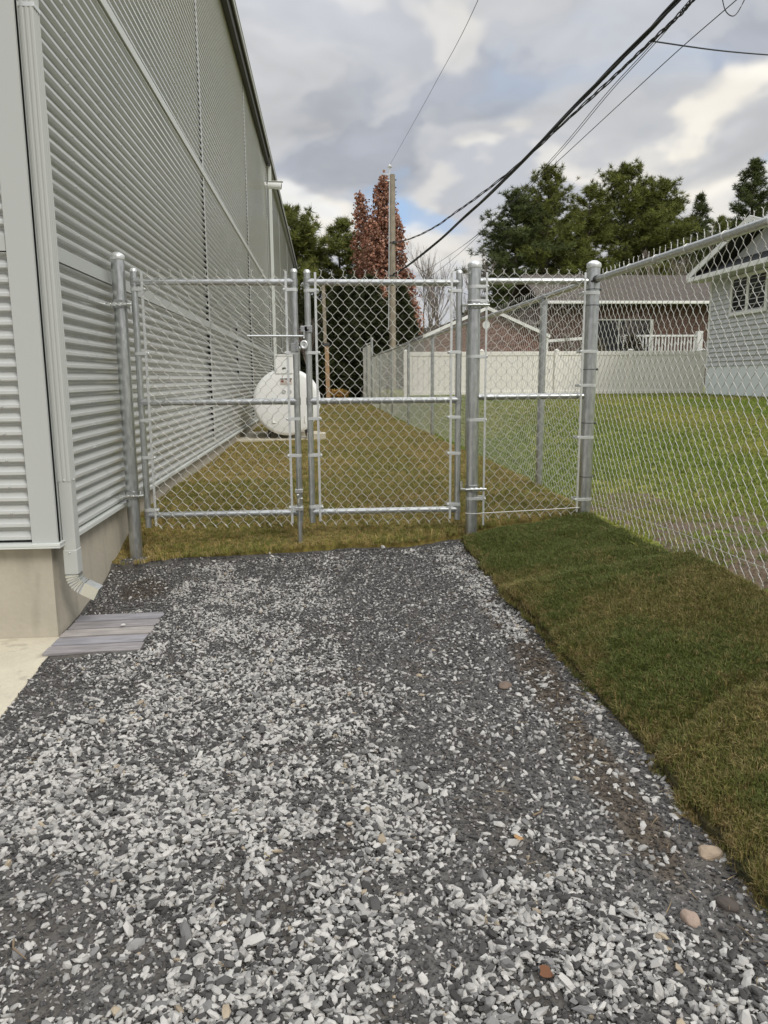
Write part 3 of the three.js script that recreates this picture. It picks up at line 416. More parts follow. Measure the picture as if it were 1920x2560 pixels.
// ---------- oil tank ----------
{
  const t = thing('oil_tank', 'white round steel oil tank beside the metal building', 'tank', [-0.62, -0.98, -12.75]);
  const r = 0.548, cy = 0.60, L = 1.7;
  const sh = new THREE.LatheGeometry([[0, 0.035], [r * 0.6, 0.03], [r * 0.9, 0.015], [r * 0.975, -0.005], [r, -0.035], [r, -L + 0.03], [r * 0.97, -L], [0, -L - 0.03]].map((q) => new THREE.Vector2(...q)), 64); sh.rotateX(Math.PI / 2); sh.translate(0, cy, 0);
  const shell = part('shell', sh, M.tank, t);
  part('seam', turned(new THREE.TorusGeometry(r * 0.992, 0.006, 8, 64), 'X', 0).translate(0, cy, -0.03), M.tank, shell);
  const cab = part('filler_cabinet', rbox(-0.165, 0.118, cy + 0.46, cy + 0.745, -0.30, 0.035, 0.008), M.tank, t);
  part('lid', rbox(-0.175, 0.128, cy + 0.745, cy + 0.768, -0.31, 0.048, 0.006), M.tank, cab);
  part('latch', [rbox(-0.045, 0.01, cy + 0.545, cy + 0.56, 0.035, 0.05, 0.002), rbox(-0.05, -0.035, cy + 0.53, cy + 0.56, 0.035, 0.045, 0.002)], M.black, cab);
  const lab = document.createElement('canvas'); lab.width = 256; lab.height = 128; const q = lab.getContext('2d'); q.fillStyle = '#d9cfc6'; q.fillRect(0, 0, 256, 128); q.fillStyle = '#3a3431'; q.fillRect(0, 0, 256, 26); q.fillStyle = '#7d4a3c'; q.fillRect(14, 38, 60, 46); q.fillRect(180, 34, 50, 40); q.fillStyle = '#8d8580'; for (let k = 0; k < 6; k++) q.fillRect(90, 40 + k * 9, 78 - (k % 3) * 14, 4); q.fillStyle = '#6d6660'; for (let k = 0; k < 3; k++) q.fillRect(16, 94 + k * 10, 210 - k * 30, 4);
  const lt = new THREE.CanvasTexture(lab); lt.colorSpace = THREE.SRGBColorSpace;
  part('warning_label', new THREE.PlaneGeometry(0.19, 0.10).translate(0.005, cy + 0.335, 0.041), std({ map: lt, roughness: 0.6 }), t);
  for (const x of [-0.04, 0.055]) part('round_sticker', [new THREE.RingGeometry(0.022, 0.032, 24).translate(x, cy + 0.165, 0.042), new THREE.PlaneGeometry(0.026, 0.008).rotateZ(0.6).translate(x, cy + 0.165, 0.042)], std({ color: RGB(0.28, 0.28, 0.27), roughness: 0.7 }), t);
  part('weld_ring', new THREE.TorusGeometry(r + 0.001, 0.005, 6, 64).translate(0, cy, -0.85), M.tank, shell); part('vent_pipe', [pipe(V(0.2, cy + 0.48, -0.5), V(0.2, cy + 0.86, -0.5), 0.025), new THREE.SphereGeometry(0.045, 14, 10).translate(0.2, cy + 0.88, -0.5)], M.galvDull, t); part('gauge', [pipe(V(-0.05, cy + 0.5, -0.8), V(-0.05, cy + 0.66, -0.8), 0.03)], M.galvBright, t);
  part('lug', [rbox(-0.24, -0.228, cy - 0.34, cy - 0.22, 0.02, 0.04, 0.002), rbox(-0.23, -0.18, cy - 0.34, cy - 0.328, 0.02, 0.04, 0.002)], M.tank, t); part('lug', rbox(0.29, 0.308, cy - 0.34, cy - 0.22, 0.012, 0.035, 0.002), M.tank, t);
  for (const z of [-0.25, -1.35]) for (const s of [-1, 1]) part('leg', pipe(V(s * 0.33, -0.01, z), V(s * 0.30, cy - 0.44, z), 0.03), M.darkMetal, t);
  const w = new Acc(); w.tube([V(0.14, cy - 0.55, -0.1), V(0.2, 0.03, -0.05), V(0.3, 0.02, 0.0), V(0.42, 0.02, -0.02)], 0.012, 8); part('fuel_line', w.geo(), M.galvBright, t);
  const p = thing('tank_pad', 'low concrete pad under the white oil tank', 'concrete pad', [-0.72, -1.06, -13.6]); part('slab', metreUV(rbox(-0.74, 0.62, -0.12, 0.075, -1.0, 0.95, 0.01)), M.concrete, p); part('end_block', metreUV(rbox(0.42, 0.73, -0.10, 0.165, 0.62, 0.94, 0.01)), M.concrete, p);
}
// ---------- utility pole and overhead lines ----------
{
  const t = thing('utility_pole', 'weathered grey wooden utility pole behind the side fence', 'utility pole', [2.95, -1.0, -33]);
  part('pole', pipe(V(0, -0.2, 0), V(0.02, 9.22, 0), 0.145, 0.115, 18), M.pole, t);
  part('clamp', [rbox(-0.02, 0.2, 6.5, 6.58, -0.05, 0.16, 0.01), ring(0.02, 6.54, 0, 0.135, 0.05), rbox(0.1, 0.19, 8.7, 8.74, -0.03, 0.03, 0.005), rbox(0.1, 0.19, 9.0, 9.04, -0.03, 0.03, 0.005), ring(0.01, 5.22, 0, 0.14, 0.06)], M.darkMetal, t);
  const m = part('steel_mast', pipe(V(-0.165, 3.0, 0.02), V(-0.09, 9.42, 0.02), 0.022, 0.022, 12), M.galvBright, t);
  part('insulator', new THREE.LatheGeometry([[0, 0.20], [0.035, 0.19], [0.03, 0.13], [0.095, 0.11], [0.1, 0.085], [0.03, 0.07], [0.03, 0.0], [0, 0]].map((q) => new THREE.Vector2(...q)), 20).translate(-0.085, 9.42, 0.02), M.white, m);
  part('mast_bracket', [rbox(-0.2, 0, 8.95, 9.0, 0.0, 0.06, 0.005), rbox(-0.32, -0.1, 9.2, 9.24, 0.0, 0.04, 0.005)], M.galvBright, m);
}
const line = (pts, ext) => { const v = pts.map((q) => V(...q)); if (ext) { const a = v[v.length - 2], b = v[v.length - 1]; v.push(b.clone().add(b.clone().sub(a).multiplyScalar(ext))); } return new THREE.CatmullRomCurve3(v, false, 'centripetal'); };
function cable(name, label, pts, r, { ext = 0, strands = 1, twist = 0, n = 90, tight = false } = {}) {
  const t = thing(name, label, 'cable'), c = line(pts, ext), base = V(...pts[0]);
  for (let s = 0; s < strands; s++) {
    const a = new Acc(), q = []; const len = c.getLength();
    for (let k = 0; k <= n; k++) { const u = k / n, p = c.getPoint(u), tg = c.getTangent(u), x = V(0, 1, 0).cross(tg).normalize(), y = tg.clone().cross(x).normalize(), w = (s / strands) * Math.PI * 2 + u * len * twist, rad = strands > 1 ? r * (tight ? 0.8 + 0.5 * noise3(u * 12, s, 4) : 1.25 + 1.5 * Math.pow(noise3(u * 30, s, 4), 2)) : 0; q.push(p.addScaledVector(x, Math.cos(w) * rad).addScaledVector(y, Math.sin(w) * rad).sub(base)); }
    a.tube(q, r, 6); part(strands > 1 ? 'strand' : 'line', a.geo(), M.black, t);
  }
  t.position.copy(base); return t;
}
cable('telephone_cable', 'thick black overhead cable sagging from the wooden pole', [[2.98, 4.27, -33], [3.31, 4.21, -29.61], [3.72, 4.27, -24.83], [4.01, 4.38, -21.39], [4.27, 4.5, -18.28], [4.58, 4.77, -14.71], [4.69, 4.86, -13.35], [4.82, 4.95, -11.84], [4.89, 5.02, -11]], 0.019, { ext: 9, strands: 3, twist: 0.5, n: 160, tight: true });
cable('triplex_cable', 'twisted black service cable strung from the wooden pole', [[2.99, 5.6, -33], [3.17, 5.31, -31.24], [3.6, 4.82, -26.18], [3.94, 4.67, -22.24], [4.27, 4.58, -18.28], [4.56, 4.66, -14.86], [4.73, 4.73, -12.88], [4.83, 4.78, -11.73], [4.9, 4.82, -10.93], [4.92, 4.85, -10.61]], 0.0105, { ext: 9, strands: 3, twist: 2.6, n: 420 });
cable('thin_wire', 'thin dark wire strung just under the twisted cable', [[4.6, 5.2, -44], [4.72, 4.41, -28.14], [4.78, 4.3, -22.8], [4.85, 4.52, -16.15], [4.87, 4.73, -13.38], [4.89, 4.79, -11.86], [4.9, 4.87, -10.68]], 0.006, { ext: 9 });
cable('thin_wire', 'second thin dark wire beside the first thin one', [[4.7, 5.25, -44], [4.78, 4.45, -28.14], [4.84, 4.33, -22.8], [4.90, 4.52, -16.15], [4.915, 4.73, -13.38], [4.93, 4.79, -11.86], [4.94, 4.87, -10.68]], 0.006, { ext: 9 });
cable('thin_wire', 'thin wire crossing apart from the bundle over the pines', [[5.0, 4.7, -40], [5.26, 4.67, -30.2], [5.57, 4.99, -22.19], [5.69, 5.08, -18.95], [5.84, 5.21, -15.28], [5.92, 5.27, -13.04], [5.98, 5.28, -11.54]], 0.0075, { ext: 9 });
cable('service_drop', 'black service cable branching off the bundle towards the neighbouring house', [[4.83, 4.80, -11.73], [6.42, 5.19, -12.95], [8.0, 5.62, -14.16], [10.6, 6.38, -16.15]], 0.011, { n: 40 });
cable('guy_line', 'fine grey line rising from the pole top insulator', [[2.86, 8.57, -33], [2.598, 6.42, -18], [2.341, 5.39, -12], [2.1, 4.9, -6], [1.9, 5.0, 2]], 0.005, { n: 60 });
cable('cable_loop', 'slack loop of thin cable hanging below the outer wire', [[5.62, 5.34, -11.3], [5.75, 5.05, -11.35], [5.9, 5.02, -11.4], [6.06, 5.28, -11.4], [6.12, 5.5, -11.3]], 0.007, { n: 30 });
cable('branch_wire', 'short wire from the pole dropping behind the gate post', [[2.99, 5.45, -33], [4.0, 4.7, -33.5], [5.2, 4.0, -34], [6.6, 3.55, -34.4]], 0.008, { n: 30 });
{
  const t = thing('timber_post', 'slim orange brown timber post with a dark bracket at the lawn end', 'post', [0.14, -1.0, -30]);
  part('lower_board', metreUV(rbox(-0.06, 0.10, -0.2, 2.35, -0.04, 0.05, 0.01)), M.freshPost, t);
  part('upper_board', metreUV(rbox(-0.095, 0.03, 2.28, 4.58, -0.045, 0.04, 0.01)), M.pole, t);
  part('bracket', rbox(-0.1, 0.14, 2.22, 2.34, -0.06, 0.07, 0.01), M.darkMetal, t);
  for (const c of t.children) c.rotation.z = 0.012;
}
// ---------- houses ----------
const brickMat = (r, g, b, seed) => { const t = texture(256, (u, v, n) => { const row = Math.floor(v * 12), x = u * 4 + (row % 2) * 0.5, jx = x - Math.floor(x), jy = v * 12 - row; if (jx < 0.05 || jy < 0.14) return lin(0.22, 0.17, 0.15, 0.8 + 0.3 * n(u, v, 60, 2)); const k = 0.65 + 0.7 * hash3(Math.floor(x) % 4, row, seed); return lin(r, g, b, k * (0.85 + 0.3 * n(u, v, 64, 3))); }, [1.1, 1.1]); return std({ map: t, roughness: 0.92 }); };
M.brick = brickMat(0.17, 0.075, 0.058, 3); M.brickShade = brickMat(0.065, 0.032, 0.022, 8);  // house wall brick darkened for the shade under its soffit
M.shingle = std({ map: texture(256, (u, v, n) => { const row = Math.floor(v * 10), f = v * 10 - row; const k = 0.7 + 0.5 * hash3(Math.floor(u * 14 + (row % 2) * 0.5), row, 4) - (f < 0.1 ? 0.35 : 0) + 0.2 * n(u, v, 80, 1); return lin(0.085, 0.070, 0.058, k); }, [0.6, 0.6]), roughness: 0.95 });
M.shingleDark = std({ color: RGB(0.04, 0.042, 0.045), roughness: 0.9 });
M.greySiding = std({ color: RGB(0.53, 0.54, 0.545), roughness: 0.6 });
M.paleFound = std({ color: RGB(0.72, 0.76, 0.77), roughness: 0.8 });
M.glass = new THREE.MeshPhysicalMaterial({ color: RGB(0.012, 0.013, 0.014), roughness: 0.12, metalness: 0, specularIntensity: 0.6 });
function slab(a, b, c, d, th) { // a thin roof slope through four corners
  const n = b.clone().sub(a).cross(d.clone().sub(a)).normalize().multiplyScalar(th), q = [a, b, c, d], lo = q.map((v) => v.clone().sub(n)), A = new Acc(); const f = (x, y, z, w) => { A.tri(x.toArray(), y.toArray(), z.toArray()); A.tri(x.toArray(), z.toArray(), w.toArray()); };
  f(...q); f(lo[3], lo[2], lo[1], lo[0]); for (let k = 0; k < 4; k++) { const m = (k + 1) % 4; f(q[k], lo[k], lo[m], q[m]); } const g = A.geo().toNonIndexed(); g.computeVertexNormals(); const p = g.attributes.position, uv = new Float32Array(p.count * 2), e1 = b.clone().sub(a).normalize(), e2 = n.clone().normalize().cross(e1); for (let i = 0; i < p.count; i++) { const v = V(p.getX(i), p.getY(i), p.getZ(i)).sub(a); uv[2 * i] = v.dot(e1); uv[2 * i + 1] = v.dot(e2); } g.setAttribute('uv', new THREE.BufferAttribute(uv, 2)); return g;
}
function prism(pts, z0, z1, axis = 'z') { // polygon in (x,y) extruded in z, or in (z,y) extruded in x
  const s = new THREE.Shape(pts.map((q) => new THREE.Vector2(...q))), g = new THREE.ExtrudeGeometry(s, { depth: Math.abs(z1 - z0), bevelEnabled: false }); if (axis === 'z') g.translate(0, 0, Math.min(z0, z1)); else { g.rotateY(-Math.PI / 2); g.translate(Math.max(z0, z1), 0, 0); } return metreUV(g);
}
{ // brick garage with a white edged gable
  const t = thing('brick_garage', 'small red brick garage with white edged gable roof behind white fence', 'garage', [6.97, -0.55, -33]);
  const e = 2.28, pk = 3.46, w = 2.62;
  part('gable_wall', prism([[-w, -0.4], [w, -0.4], [w, e], [0, pk - 0.1], [-w, e]], -7, 0), M.brick, t);
  for (const s of [-1, 1]) { const rf = part('roof', slab(V(s * (w + 0.1), e + 0.06, 0.22), V(s * (w + 0.1), e + 0.06, -7.2), V(0, pk + 0.04, -7.2), V(0, pk + 0.04, 0.22), s * -0.06), M.shingle, t); part('bargeboard', slab(V(s * (w + 0.12), e + 0.05, 0.26), V(0, pk + 0.05, 0.26), V(0, pk - 0.09, 0.26), V(s * (w + 0.12), e - 0.09, 0.26), s * -0.035), M.white, rf); }
  part('corner_board', rbox(w + 0.003, w + 0.12, -0.4, e - 0.06, -0.1, 0.03), M.white, t);
  part('door', rbox(-1.2, 1.2, -0.4, 1.5, 0.004, 0.03), M.white, t); part('vent', turned(new THREE.CylinderGeometry(0.16, 0.16, 0.04, 20), 'X', Math.PI / 2).translate(0, 2.75, 0.02), M.white, t);
}
{ // long brick house
  const t = thing('brick_house', 'long brick house, wall darkened for eave shade, brown shingle roof beyond white fence', 'house', [15.5, -0.55, -38]);
  part('wall', prism([[-4.6, -0.3], [5.6, -0.3], [5.6, 4.1], [-4.6, 4.1]], -7, 0), M.brickShade, t);
  const rf = part('roof', slab(V(-4.9, 4.17, 0.55), V(6, 4.17, 0.55), V(6, 5.95, -3.6), V(-4.9, 5.95, -3.6), 0.1), M.shingle, t); part('roof', slab(V(-4.9, 5.95, -3.6), V(6, 5.95, -3.6), V(6, 4.17, -7.6), V(-4.9, 4.17, -7.6), 0.1), M.shingle, t);
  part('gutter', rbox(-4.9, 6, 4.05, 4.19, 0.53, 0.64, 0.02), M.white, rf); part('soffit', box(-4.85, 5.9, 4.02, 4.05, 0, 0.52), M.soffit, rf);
  for (const [x0, x1, nm] of [[-2.35, 0.85, 2]]) { const wn = part('window', [box(x0, x1, 1.2, 3.3, 0.004, 0.02)], M.glass, t); const fr = [rbox(x0 - 0.04, x0, 1.15, 3.35, 0.003, 0.05), rbox(x1, x1 + 0.16, 1.15, 3.35, 0.003, 0.05), rbox(x0, x1, 3.3, 3.36, 0.003, 0.05), rbox(x0, x1, 1.14, 1.2, 0.003, 0.06)]; for (let k = 1; k < nm; k++) fr.push(rbox(lerp(x0, x1, k / nm) - 0.03, lerp(x0, x1, k / nm) + 0.03, 1.2, 3.3, 0.021, 0.045)); part('frame', fr, M.gutter, wn); }
  const cp = part('carport_roof', slab(V(-6.6, 2.95, 1.9), V(-4.65, 3.05, 1.9), V(-4.65, 3.6, -3), V(-6.6, 3.5, -3), 0.08), M.shingle, t); part('fascia', slab(V(-4.95, 2.28, 2.0), V(-3.2, 2.40, 2.0), V(-3.2, 2.27, 2.0), V(-4.95, 2.15, 2.0), 0.03), M.white, cp);
  part('carport_back', box(-6.5, -4.62, -0.3, 3.4, -3, -2.9), M.brickShade, t);
}
{ // porch railing
  const t = thing('porch_railing', 'white porch railing with balusters showing above the white fence', 'railing', [10.9, -0.52, -24]);
  part('deck', metreUV(box(-1.6, 1.2, 0.9, 1.0, -3, 0)), M.pole, t); for (const x of [-1.5, -0.2, 1.1]) part('deck_post', box(x - 0.05, x + 0.05, -0.1, 0.9, -0.12, -0.02), M.white, t);
  part('top_rail', rbox(-1.45, 1.15, 1.75, 1.81, -0.04, 0.04), M.white, t); part('bottom_rail', rbox(-1.45, 1.15, 1.06, 1.11, -0.03, 0.03), M.white, t);
  const g = rbox(-0.019, 0.019, 1.1, 1.76, -0.019, 0.019); for (let x = -1.4; x < 1.05; x += 0.105) { const m = part('baluster', g, M.white, t); m.position.x = x; }
  part('newel_post', rbox(0.98, 1.16, 0.9, 1.92, -0.08, 0.08), M.white, t);
}
{ // white vinyl fence
  const t = thing('vinyl_fence', 'low white vinyl board fence across the back of the yard', 'fence', [6.7, -0.52, -22]); const x0 = -4.36, x1 = 4.42, r = rngOf(3), g = rbox(-0.0735, 0.0735, 0.06, 1.16, -0.012, 0.012, 0.006);
  for (let x = x0 + 0.12; x < x1 - 0.08; x += 0.152) { const m = part('board', g, M.vinyl, t); m.position.set(x, 0, (r() - 0.5) * 0.004); }
  part('top_rail', rbox(x0, x1, 1.13, 1.245, -0.03, 0.03, 0.006), M.vinyl, t); part('bottom_rail', rbox(x0, x1, 0.02, 0.12, -0.03, 0.03, 0.006), M.vinyl, t);
  for (let x = x0; x <= x1 + 0.01; x += (x1 - x0) / 4) { const p = part('post', rbox(x - 0.06, x + 0.06, -0.3, 1.27, -0.062, 0.062, 0.006), M.vinyl, t); part('cap', new THREE.ConeGeometry(0.1, 0.05, 4).rotateY(Math.PI / 4).translate(x, 1.295, 0), M.vinyl, p); }
}
{ // grey clapboard house
  const t = thing('grey_house', 'pale grey clapboard house with gable and double window beside the yard', 'house', [10.75, -0.52, -21]);
  const L = 5.0, f0 = 0.78, top = 3.12; // along +z from the far corner
  part('core', [box(0.02, 8, -0.2, top, 0.02, L), prism([[-0.02, top], [L + 0.02, top], [L / 2, top + 0.9]], 0.03, 8, 'x')], M.greySiding, t);
  part('foundation', box(-0.015, 8.0, -0.3, f0 - 0.004, -0.012, L + 0.01), M.paleFound, t);
  const course = 0.125; for (let y = f0, k = 0; y < top - 0.02; y += course, k++) { const g = new THREE.BufferGeometry(), a = -0.034, b = -0.003; const P = [[a, y], [b, Math.min(y + course + 0.006, top)], [0.02, y + course], [0.02, y]]; const s = new THREE.Shape(P.map(([x, q]) => new THREE.Vector2(x, q))); const e = new THREE.ExtrudeGeometry(s, { depth: L, bevelEnabled: false }); part('clapboard', e, M.greySiding, t); }
  for (let y = top + 0.2; y < top + 0.85; y += course) { const half = Math.max(0.05, (top + 0.95 - y) / 0.36 * 0.9); part('clapboard', prism([[L / 2 - half, y], [L / 2 + half, y], [L / 2 + half - 0.3, y + course], [L / 2 - half + 0.3, y + course]], -0.012, 0.02, 'x'), M.greySiding, t); }
  part('corner_board', rbox(-0.032, 0.06, f0, top, -0.03, 0.075), M.white, t);
  part('north_wall', box(0.0, 8, f0, top, -0.02, 0.02), M.greySiding, t);
  const e0 = -0.58, ey = 3.27, pz = L / 2, py = 4.28, ox = -0.45;
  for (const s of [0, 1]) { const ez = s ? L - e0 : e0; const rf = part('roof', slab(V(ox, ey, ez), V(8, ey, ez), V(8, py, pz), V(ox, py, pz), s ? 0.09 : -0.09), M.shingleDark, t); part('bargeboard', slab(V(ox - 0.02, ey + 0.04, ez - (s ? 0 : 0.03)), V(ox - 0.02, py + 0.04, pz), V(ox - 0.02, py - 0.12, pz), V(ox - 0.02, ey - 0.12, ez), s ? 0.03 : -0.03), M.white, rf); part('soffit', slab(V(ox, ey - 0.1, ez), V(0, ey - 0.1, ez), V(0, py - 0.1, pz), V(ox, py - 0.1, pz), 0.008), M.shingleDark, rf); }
  const pent = part('pent_roof', slab(V(ox, 3.22, e0 + 0.1), V(ox, 3.22, L + 0.4), V(0, 3.50, L + 0.1), V(0, 3.50, e0 + 0.5), 0.02), M.shingleDark, t); part('pent_fascia', rbox(ox - 0.05, ox - 0.005, 3.10, 3.215, e0 + 0.06, L + 0.4, 0.006), M.white, pent); part('pent_soffit', box(ox, 0, 3.09, 3.105, e0 + 0.1, L + 0.3), M.greySiding, pent);
  const wn = part('window', box(-0.03, -0.022, 2.14, 2.98, 1.2, 2.72), M.glass, t);
  part('frame', [rbox(-0.06, -0.02, 2.06, 3.06, 1.1, 1.2), rbox(-0.06, -0.02, 2.06, 3.06, 2.72, 2.82), rbox(-0.06, -0.02, 2.98, 3.06, 1.2, 2.72), rbox(-0.08, -0.02, 2.05, 2.14, 1.2, 2.72), rbox(-0.055, -0.02, 2.14, 2.98, 1.86, 1.98)], M.white, wn);
}
// ---------- trees ----------
M.bark = std({ map: woodTex(0.13, 0.105, 0.085, 80, [2, 1]), roughness: 0.95 });
M.barkPale = std({ color: RGB(0.24, 0.20, 0.17), roughness: 0.95 });
M.leaf = std({ color: RGB(1, 1, 1), roughness: 0.85, side: THREE.DoubleSide });
function needleTuft(seed, n, wid, up = 0.35) { const r = rngOf(seed), p = []; for (let k = 0; k < n; k++) { const a = r() * 6.283, e = Math.asin(clamp(r() * 1.6 - 0.6 + up, -1, 1)), l = 0.55 + 0.5 * r(), d = V(Math.cos(a) * Math.cos(e), Math.sin(e), Math.sin(a) * Math.cos(e)), s = V(r() - 0.5, r() - 0.5, r() - 0.5).cross(d).normalize().multiplyScalar(wid), o = d.clone().multiplyScalar(0.08); d.multiplyScalar(l); p.push(o.x - s.x, o.y - s.y, o.z - s.z, o.x + s.x, o.y + s.y, o.z + s.z, d.x, d.y, d.z); } const g = new THREE.BufferGeometry(); g.setAttribute('position', new THREE.Float32BufferAttribute(p, 3)); g.computeVertexNormals(); return g; }
function leafCluster(seed, n, size) { const r = rngOf(seed), p = []; for (let k = 0; k < n; k++) { const c = V(r() - 0.5, r() - 0.5, r() - 0.5).multiplyScalar(1.5), a = V(r() - 0.5, r() - 0.9, r() - 0.5).normalize().multiplyScalar(size * (0.7 + 0.6 * r())), b = V(r() - 0.5, r() - 0.5, r() - 0.5).cross(a).normalize().multiplyScalar(size * 0.42), q = [c, c.clone().addScaledVector(a, 0.5).add(b), c.clone().add(a), c.clone().addScaledVector(a, 0.5).sub(b)]; for (const i of [0, 1, 2, 0, 2, 3]) p.push(q[i].x, q[i].y, q[i].z); } const g = new THREE.BufferGeometry(); g.setAttribute('position', new THREE.Float32BufferAttribute(p, 3)); g.computeVertexNormals(); return g; }
const pineTufts = [needleTuft(1, 44, 0.045), needleTuft(2, 44, 0.045)], cedarTufts = [needleTuft(5, 26, 0.09, 0.1)], leafClumps = [leafCluster(3, 12, 0.55)];
function crownOf(parent, geo, list, colour, seed, m = M.leaf) { // list of [x,y,z,scale]
  const im = new THREE.InstancedMesh(geo, m, list.length), r = rngOf(seed), mt = new THREE.Matrix4(), q = new THREE.Quaternion(), e = new THREE.Euler();
  list.forEach(([x, y, z, s], i) => { e.set((r() - 0.5) * 0.9, r() * 6.283, (r() - 0.5) * 0.9); mt.compose(V(x, y, z), q.setFromEuler(e), V(s, s * (0.8 + 0.4 * r()), s)); im.setMatrixAt(i, mt); im.setColorAt(i, colour(r, x, y, z)); });
  im.name = 'crown'; im.userData.kind = 'stuff'; parent.add(im); return im;
}
function pine(label, x, y, z, h, rad, seed, { low = 0.1, colour, tuft = 0.46, full = 1, tier = 0.5, name = 'pine_tree' } = {}) {
  const t = thing(name, label, 'tree', [x, y, z]), r = rngOf(seed), wood = new Acc(), list = [];
  part('trunk', pipe(V(0, -0.4, 0), V((r() - 0.5) * 0.4, h * 0.97, 0), h * 0.017 + 0.05, 0.03, 10), M.bark, t);
  for (let yy = h * low; yy < h * 0.985; yy += tier * (0.8 + 0.4 * r())) {
    const q = yy / h, prof = Math.pow(1 - q, 0.72) * clamp(0.55 + q * 3) * 1.22, nb = 4 + Math.floor(r() * 3 * full);
    for (let b = 0; b < nb; b++) {
      const a = r() * 6.283, L = rad * prof * (0.62 + 0.55 * r()), rise = lerp(-0.05, 0.75, Math.pow(q, 1.3)) + (r() - 0.5) * 0.25, sag = -0.15 * (1 - q);
      const at = (u) => V(Math.cos(a) * L * u, yy + L * (rise * u + sag * u * u) + 0.25 * L * u * u * q, Math.sin(a) * L * u);
      wood.tube([at(0), at(0.5), at(1)], (u) => lerp(0.05, 0.012, u), 3);
      const n = Math.max(3, Math.round(L * 9 * full)); for (let k = 0; k < n; k++) { const u = lerp(0.22, 1.03, Math.pow(r(), 0.65)), p = at(u), sp = L * 0.20 * (0.4 + u * 0.8); list.push([p.x + (r() - 0.5) * 2 * sp, p.y + (r() - 0.4) * 0.36, p.z + (r() - 0.5) * 2 * sp, tuft * (0.65 + 0.6 * r())]); }
    }
  }
  for (let k = 0; k < 10; k++) list.push([(r() - 0.5) * 0.5, h * (0.94 + 0.06 * r()), (r() - 0.5) * 0.5, tuft * 0.7]);
  part('branches', wood.geo(), M.bark, t); const c = colour ?? ((q) => RGB(0.075 + 0.05 * q(), 0.088 + 0.045 * q(), 0.022 + 0.012 * q())); crownOf(t, pineTufts[seed % 2], list, c, seed + 1); return t;
}
const olive = (q) => { const k = 0.75 + 0.7 * q(); return RGB(0.125 * k, 0.138 * k, 0.025 * k); }, deep = (q) => { const k = 0.7 + 0.7 * q(); return RGB(0.074 * k, 0.095 * k, 0.024 * k); };
pine('dark green pine at the outer edge of the grove, next to bare trees', 14.9, -0.62, -60, 14.6, 5.0, 11, { low: 0.06, colour: deep });
pine('tall pine with sparse ragged top left of the rounded olive pine', 17.7, -0.62, -61, 16.6, 4.8, 12, { colour: olive, full: 0.85 });
pine('short pine filling the dip between the tall ragged pine and rounded pine', 21.6, -0.62, -63, 15.6, 4.4, 13, { colour: olive });
pine('broad rounded olive pine, fullest of the grove', 25.9, -0.62, -66, 17.9, 6.4, 14, { colour: olive, full: 1.2, low: 0.12 });
pine('pine leaning on the broad rounded pine, slightly lower', 29.6, -0.62, -67, 17.2, 5.2, 15, { colour: olive, full: 1.0 });
pine('narrow thin pine standing alone in the gap of the grove', 34.2, -0.62, -70, 16.6, 2.8, 16, { colour: deep, full: 0.7, tuft: 0.5 });
pine('dark bushy pine behind the grey house', 41.9, -0.62, -75, 21.4, 4.6, 17, { colour: deep, full: 1.1, low: 0.3 });
pine('pine set back behind the ragged pine and short pine', 20.4, -0.62, -70, 17.2, 5.2, 21, { colour: deep, full: 0.9 });
pine('pine set back behind the lower leaning pine', 32.0, -0.62, -74, 17.6, 5.0, 22, { colour: deep, full: 0.9 });
pine('pine set back in the gap left of the dark bushy pine', 38.4, -0.62, -80, 17.0, 4.2, 23, { colour: deep, full: 0.8 });
pine('pine filling the gap beside the narrow thin pine', 37.4, -0.62, -72, 15.2, 3.8, 24, { colour: olive });
pine('low pine between the broad rounded pine and the grey house', 31.8, -0.62, -62, 11.8, 4.2, 25, { colour: deep });
pine('thick green pine rising behind the end of the metal building', -1.7, -0.9, -50, 11.3, 4.6, 18, { colour: olive, full: 1.25, low: 0.05 });
pine('smaller feathery pine next to the rust coloured tree', 1.3, -0.9, -51, 10.6, 3.6, 19, { colour: olive, low: 0.08 });
pine('low pine at the foot of the rust coloured tree', 3.0, -0.9, -52, 9.0, 3.0, 20, { colour: olive, low: 0.08 });
// dark cedars closing the end of the passage
function cedar(label, x, y, z, h, rad, seed) {
  const t = thing('cedar_tree', label, 'tree', [x, y, z]), r = rngOf(seed), list = [], wood = new Acc();
  part('trunk', pipe(V(0, -0.3, 0), V(0, h * 0.9, 0), 0.14, 0.03, 10), M.bark, t);
  for (let k = 0; k < 1500; k++) { const q = Math.pow(r(), 0.8), a = r() * 6.283, R = rad * (q < 0.12 ? 0.55 + q * 3.7 : Math.pow(1 - (q - 0.12) / 0.88, 0.75)) * Math.sqrt(0.35 + 0.65 * r()) * (0.85 + 0.3 * noise3(a * 1.6, q * 7, seed)); list.push([Math.cos(a) * R, 0.15 + q * h, Math.sin(a) * R, 0.3 + 0.22 * r()]); if (k % 30 === 0) wood.tube([V(0, 0.1 + q * h * 0.9, 0), V(Math.cos(a) * R, 0.15 + q * h, Math.sin(a) * R)], 0.02, 3); }
  part('branches', wood.geo(), M.bark, t); crownOf(t, cedarTufts[0], list, (q) => { const k = 0.45 + 0.8 * q(); return RGB(0.042 * k, 0.052 * k, 0.012 * k); }, seed); return t;
}
cedar('dark cedar at the end of the passage beside the timber post', 0.85, -1.05, -37.6, 5.1, 1.35, 31); cedar('dark cedar in the middle of the passage end', 2.3, -1.05, -38.4, 5.6, 1.6, 32); cedar('dark cedar behind the wooden utility pole', 3.7, -1.0, -38.2, 5.2, 1.5, 33); cedar('shaded cedar set back between the front cedars', 1.5, -1.05, -40.5, 5.8, 1.9, 34); cedar('cedar standing close to the far corner of the metal building', -0.8, -1.05, -43.5, 5.2, 1.6, 35);
